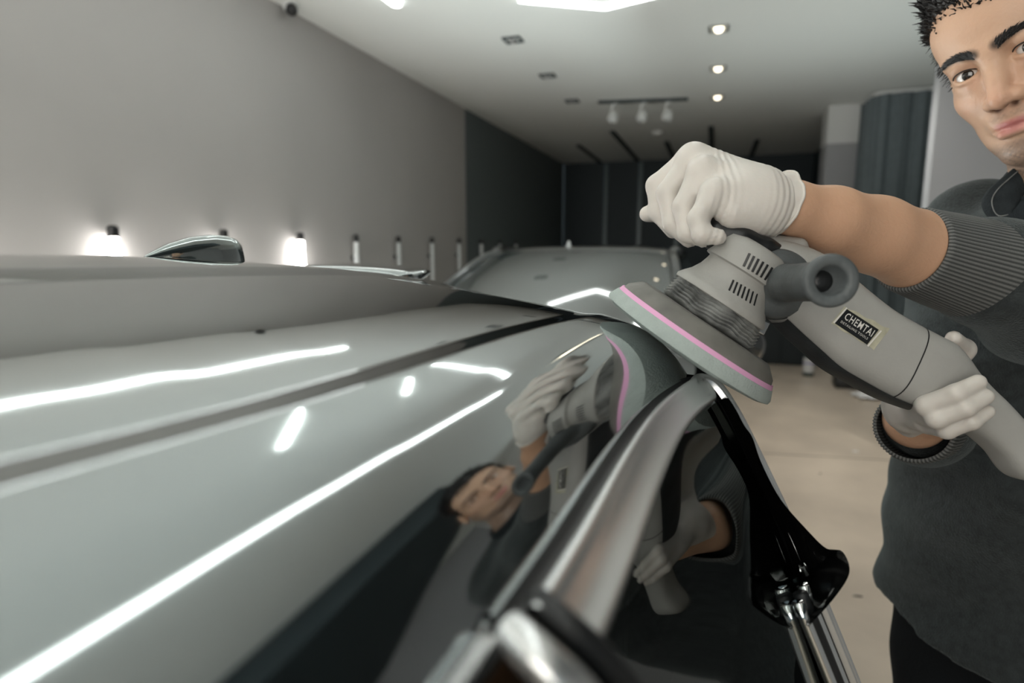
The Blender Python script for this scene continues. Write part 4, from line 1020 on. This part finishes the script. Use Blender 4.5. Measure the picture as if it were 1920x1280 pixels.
def rh(s):
    # palm behind and below the housing, four fingers wrapped on to the near side, thumb over the top
    s.chain(*px([(1718, 792, .690), (1708, 765, .668), (1712, 752, .655)], [38, 42, 36]), 0, .01)
    s.chain(*px([(1712, 760, .650), (1742, 782, .610)], [40, 30]), .02)
    s.chain(*px([(1716, 752, .625), (1738, 760, .570), (1792, 738, .553), (1834, 716, .553)], [24, 20, 18, 14.5]), .004, .003)
    s.chain(*px([(1724, 772, .620), (1756, 784, .566), (1810, 764, .551), (1848, 743, .552)], [24, 19, 17.5, 14.5]), .004, .003)
    s.chain(*px([(1730, 788, .625), (1775, 806, .570), (1822, 790, .556), (1852, 771, .556)], [22, 16.5, 15, 12.5]), .004, .003)
    s.chain(*px([(1700, 745, .660), (1668, 728, .690), (1610, 694, .690), (1552, 664, .682)], [24, 20, 18, 14]), .012, .005)
    s.chain(*px([(1712, 750, .672), (1770, 700, .680), (1806, 655, .665), (1788, 634, .640)], [26, 24, 19, 14]), .012, .006)
g2 = glove('glove', V(1530, 860, .60)-np.array([.04, .10, .02]), V(1880, 600, .70)+np.array([.06, .08, .03]), rh, None)
# ================================================================ small things on the floor and beyond
def floor_pt(px, py):
    q = ray(px, py); return CAMP+q*(CAM_H/-q[2])
b = floor_pt(1515, 704)
t = thing('spray_bottle', 'small dark bottle with white label standing on the floor', 'bottle', b)
m_bot = mat('bottle_green', (.015, .045, .045), .3); m_lab = mat('paper_label', (.70, .70, .70), .6); m_blue = mat('label_violet', (.30, .28, .50), .6)
BS = 1.28
def bl(pr, n=28, **k): return MB().lathe(b, (0, 0, 1), [(r*BS if r > .002 else r, h*BS) for r, h in pr], n, **k)
bl([(.001, 0), (.045, 0), (.047, .01), (.047, .17), (.04, .195), (.018, .215), (.018, .23), (.001, .23)]).build('body', m_bot, t)
bl([(.0478, .035), (.0478, .115)], caps=False).build('label', m_lab, t); bl([(.0478, .125), (.0478, .165)], caps=False).build('label', m_lab, t)
bl([(.0479, .112), (.0479, .128)], caps=False).build('label_band', m_blue, t)
bl([(.001, .228), (.016, .228), (.014, .26), (.008, .285), (.001, .285)], 20).build('cap', m_bot, t)
# low black cabinet behind the bottle
c0, c1 = floor_pt(1395, 688), floor_pt(1532, 688); wd = c1[0]-c0[0]; y0 = max(c0[1], c1[1])
t = thing('low_cabinet', 'low matte black cabinet on the floor behind the small bottle', 'cabinet', ((c0[0]+c1[0])/2, y0+.25, 0))
m_cab = mat('cabinet_black', (.012, .018, .021), .6)
MB().box((c0[0], y0+.02, .0), (c1[0], y0+.5, .86), .004).build('body', m_cab, t, smooth=False)
MB().box((c0[0]-.01, y0-.01, .86), (c1[0]+.01, y0+.51, .90), .004).build('top', m_cab, t, smooth=False)
for k in range(2):
    x0 = c0[0]+wd*k/2+.006; x1 = c0[0]+wd*(k+1)/2-.006
    dd = MB().box((x0, y0, .04), (x1, y0+.018, .85), .003).build('door', m_cab, t, smooth=False)
    xh = x1-.05 if k == 0 else x0+.05
    MB().tube([(xh, y0-.0, .55), (xh, y0-.03, .56), (xh, y0-.03, .70), (xh, y0-.0, .71)], .006, 8).build('handle', m_steel, dd)
# low dark tool case beside it and the work trolley with its bottles
b = floor_pt(1590, 722)+np.array([0, -.1, 0])
t = thing('tool_case', 'low black case lying on the floor right of the bottle', 'case', b)
MB().box(b+np.array([-.16, -.12, 0]), b+np.array([.34, .12, .12]), .02).build('body', m_black, t); MB().box(b+np.array([-.16, -.12, .12]), b+np.array([.34, .12, .19]), .02).build('lid', m_rubber, t)
MB().tube(cr([b+np.array([0, -.13, .08]), b+np.array([.0, -.17, .1]), b+np.array([.18, -.17, .1]), b+np.array([.18, -.13, .08])], 5), .012, 8).build('handle', m_black, t)
b = floor_pt(1728, 742)+np.array([.12, 0, 0])
t = thing('work_trolley', 'dark work trolley standing behind the sleeve of the man', 'trolley', b)
for z in (.15, .52, .88): MB().box(b+np.array([-.28, -.2, z]), b+np.array([.28, .2, z+.03]), .006).build('shelf', m_black, t, smooth=False)
for sx in (-1, 1):
    for sy_ in (-1, 1):
        MB().box(b+np.array([sx*.27-.015, sy_*.19-.015, .09]), b+np.array([sx*.27+.015, sy_*.19+.015, .96])).build('post', m_black, t, smooth=False)
        MB().lathe(b+np.array([sx*.27-.015, sy_*.19, .045]), (1, 0, 0), [(.001, 0), (.045, 0), (.045, .03), (.001, .03)], 20).build('caster', m_rubber, t, sharp=40)
m_or = mat('amber_plastic', (.50, .20, .05), .4); m_wp = mat('white_plastic', (.60, .68, .67), .4)
top = b+np.array([0, 0, .9105])
t = thing('amber_bottle', 'amber brown bottle on the trolley behind the polisher', 'bottle', top+np.array([-.20, -.08, 0]))
c = ORG[t]; MB().lathe(c, (0, 0, 1), [(.001, 0), (.07, 0), (.072, .01), (.072, .2), (.05, .24), (.024, .26), (.024, .28), (.001, .28)], 28).build('body', m_or, t); MB().lathe(c, (0, 0, 1), [(.001, .275), (.027, .275), (.027, .31), (.001, .31)], 20).build('cap', m_black, t, sharp=40)
t = thing('white_jug', 'pale white plastic jug on the trolley next to the amber bottle', 'jug', top+np.array([.0, -.08, 0]))
c = ORG[t]; MB().box(c+np.array([-.10, -.07, 0]), c+np.array([.10, .07, .24]), .03).build('body', m_wp, t); MB().lathe(c+np.array([.04, 0, .235]), (0, 0, 1), [(.001, 0), (.025, 0), (.025, .03), (.001, .03)], 20).build('cap', m_wp, t, sharp=40)
# crumpled white sheet added in place of a bright reflection on the floor
b = floor_pt(1632, 745); P = np.zeros((20, 16, 3))
for i in range(20):
    for j in range(16):
        u_, v_ = i/19-.5, j/15-.5; P[i, j] = b+np.array([u_*.30+.03*math.sin(9*v_), v_*.26+.02*math.sin(8*u_), .012+.10*math.exp(-((u_-.05)/.2)**2-(v_/.25)**2)+.02*math.sin(17*u_+5*v_)*math.sin(13*v_)+.01])
P[..., 2] = np.maximum(P[..., 2], .003)
tag(MB().grid(P).build('floor_glow_sheet', m_lab), 'added crumpled white sheet for the bright floor reflection under the polisher body', 'cloth')
# crack joint in the concrete
j0 = floor_pt(1440, 850); j1 = floor_pt(1660, 862)
d = (j1-j0)/np.linalg.norm(j1-j0); a = j0-d*2; bb = j1+d*3; n = np.array([-d[1], d[0], 0])
a[0] = max(a[0], XL+.02)
m_joint = mat('floor_joint', (.18, .15, .12), .7)
o = MB().obox((a+bb)/2+np.array([0, 0, .0003]), (bb-a)/2, n*.006, np.array([0, 0, .0006])).build('trim_4', m_joint, kind='structure', smooth=False)
# scraps
m_scrap = mat('dark_scrap', (.05, .05, .05), .7); m_leaf = mat('dry_scrap', (.10, .09, .07), .8)
labs = ['dark scrap of tape on the floor below the tool case', 'small dark crumb on the floor left of the lower cuff', 'small dark scrap on the floor between car and the man', 'thin dark scrap on the floor beside the trousers', 'flat grey scrap on the floor next to the corner trim', 'small dark scrap on the floor beside the sweatshirt', 'tiny dark chip on the floor right of the window edge', 'pale paper scrap on the floor beyond the window edge']
for k, (px_, py_, ln, wd) in enumerate([(1608, 741, .09, .03), (1614, 752, .03, .02), (1690, 921, .035, .022), (1703, 1099, .05, .012), (1609, 1118, .045, .012), (1714, 1075, .02, .012), (1538, 888, .015, .01), (1604, 846, .05, .02)]):
    c = floor_pt(px_, py_); a_ = rng.uniform(-.6, .6); m = MB(); pts = []
    n_ = 9
    for i in range(n_):
        a = 2*PI*i/n_; r = rng.uniform(.7, 1.15); x_, y_ = math.cos(a)*ln*r/2, math.sin(a)*wd*r/2
        pts.append(c+np.array([x_*math.cos(a_)-y_*math.sin(a_), x_*math.sin(a_)+y_*math.cos(a_), .0015]))
    m.add(pts+[c+np.array([0, 0, .007])]+[p-np.array([0, 0, .0012]) for p in pts], [(i, (i+1) % n_, n_) for i in range(n_)]+[((i+1) % n_, i, n_+1+i, n_+1+(i+1) % n_) for i in range(n_)])
    tag(m.build('floor_scrap', [m_scrap, m_leaf, m_scrap, m_scrap, m_scrap, m_scrap, m_scrap, m_lab][k]), labs[k], 'scrap')
c = floor_pt(1752, 930)
pts = [c+np.array([.07*math.cos(a)*(1+.2*math.sin(3*a)), .05*math.sin(a), .004]) for a in np.linspace(0, 2*PI*.92, 28)]
tag(MB().tube(pts, .0025, 8).build('wire_loop', m_scrap), 'thin dark wire loop on the floor left of the sweatshirt', 'wire')
rr = np.random.RandomState(11); c = np.array([1.75, 3.7, 0]); pts = []
for i in range(16): pts.append(c+np.array([(.30*math.sin(i*1.9)+.02*i), (.26*math.cos(i*2.3)-.02*i), .008+.004*(i % 3)]))
tag(MB().tube(cr(pts, 6), .006, 8).build('power_cord', m_black), 'black power cord lying in loops on the floor in front of the right wall return', 'cord')
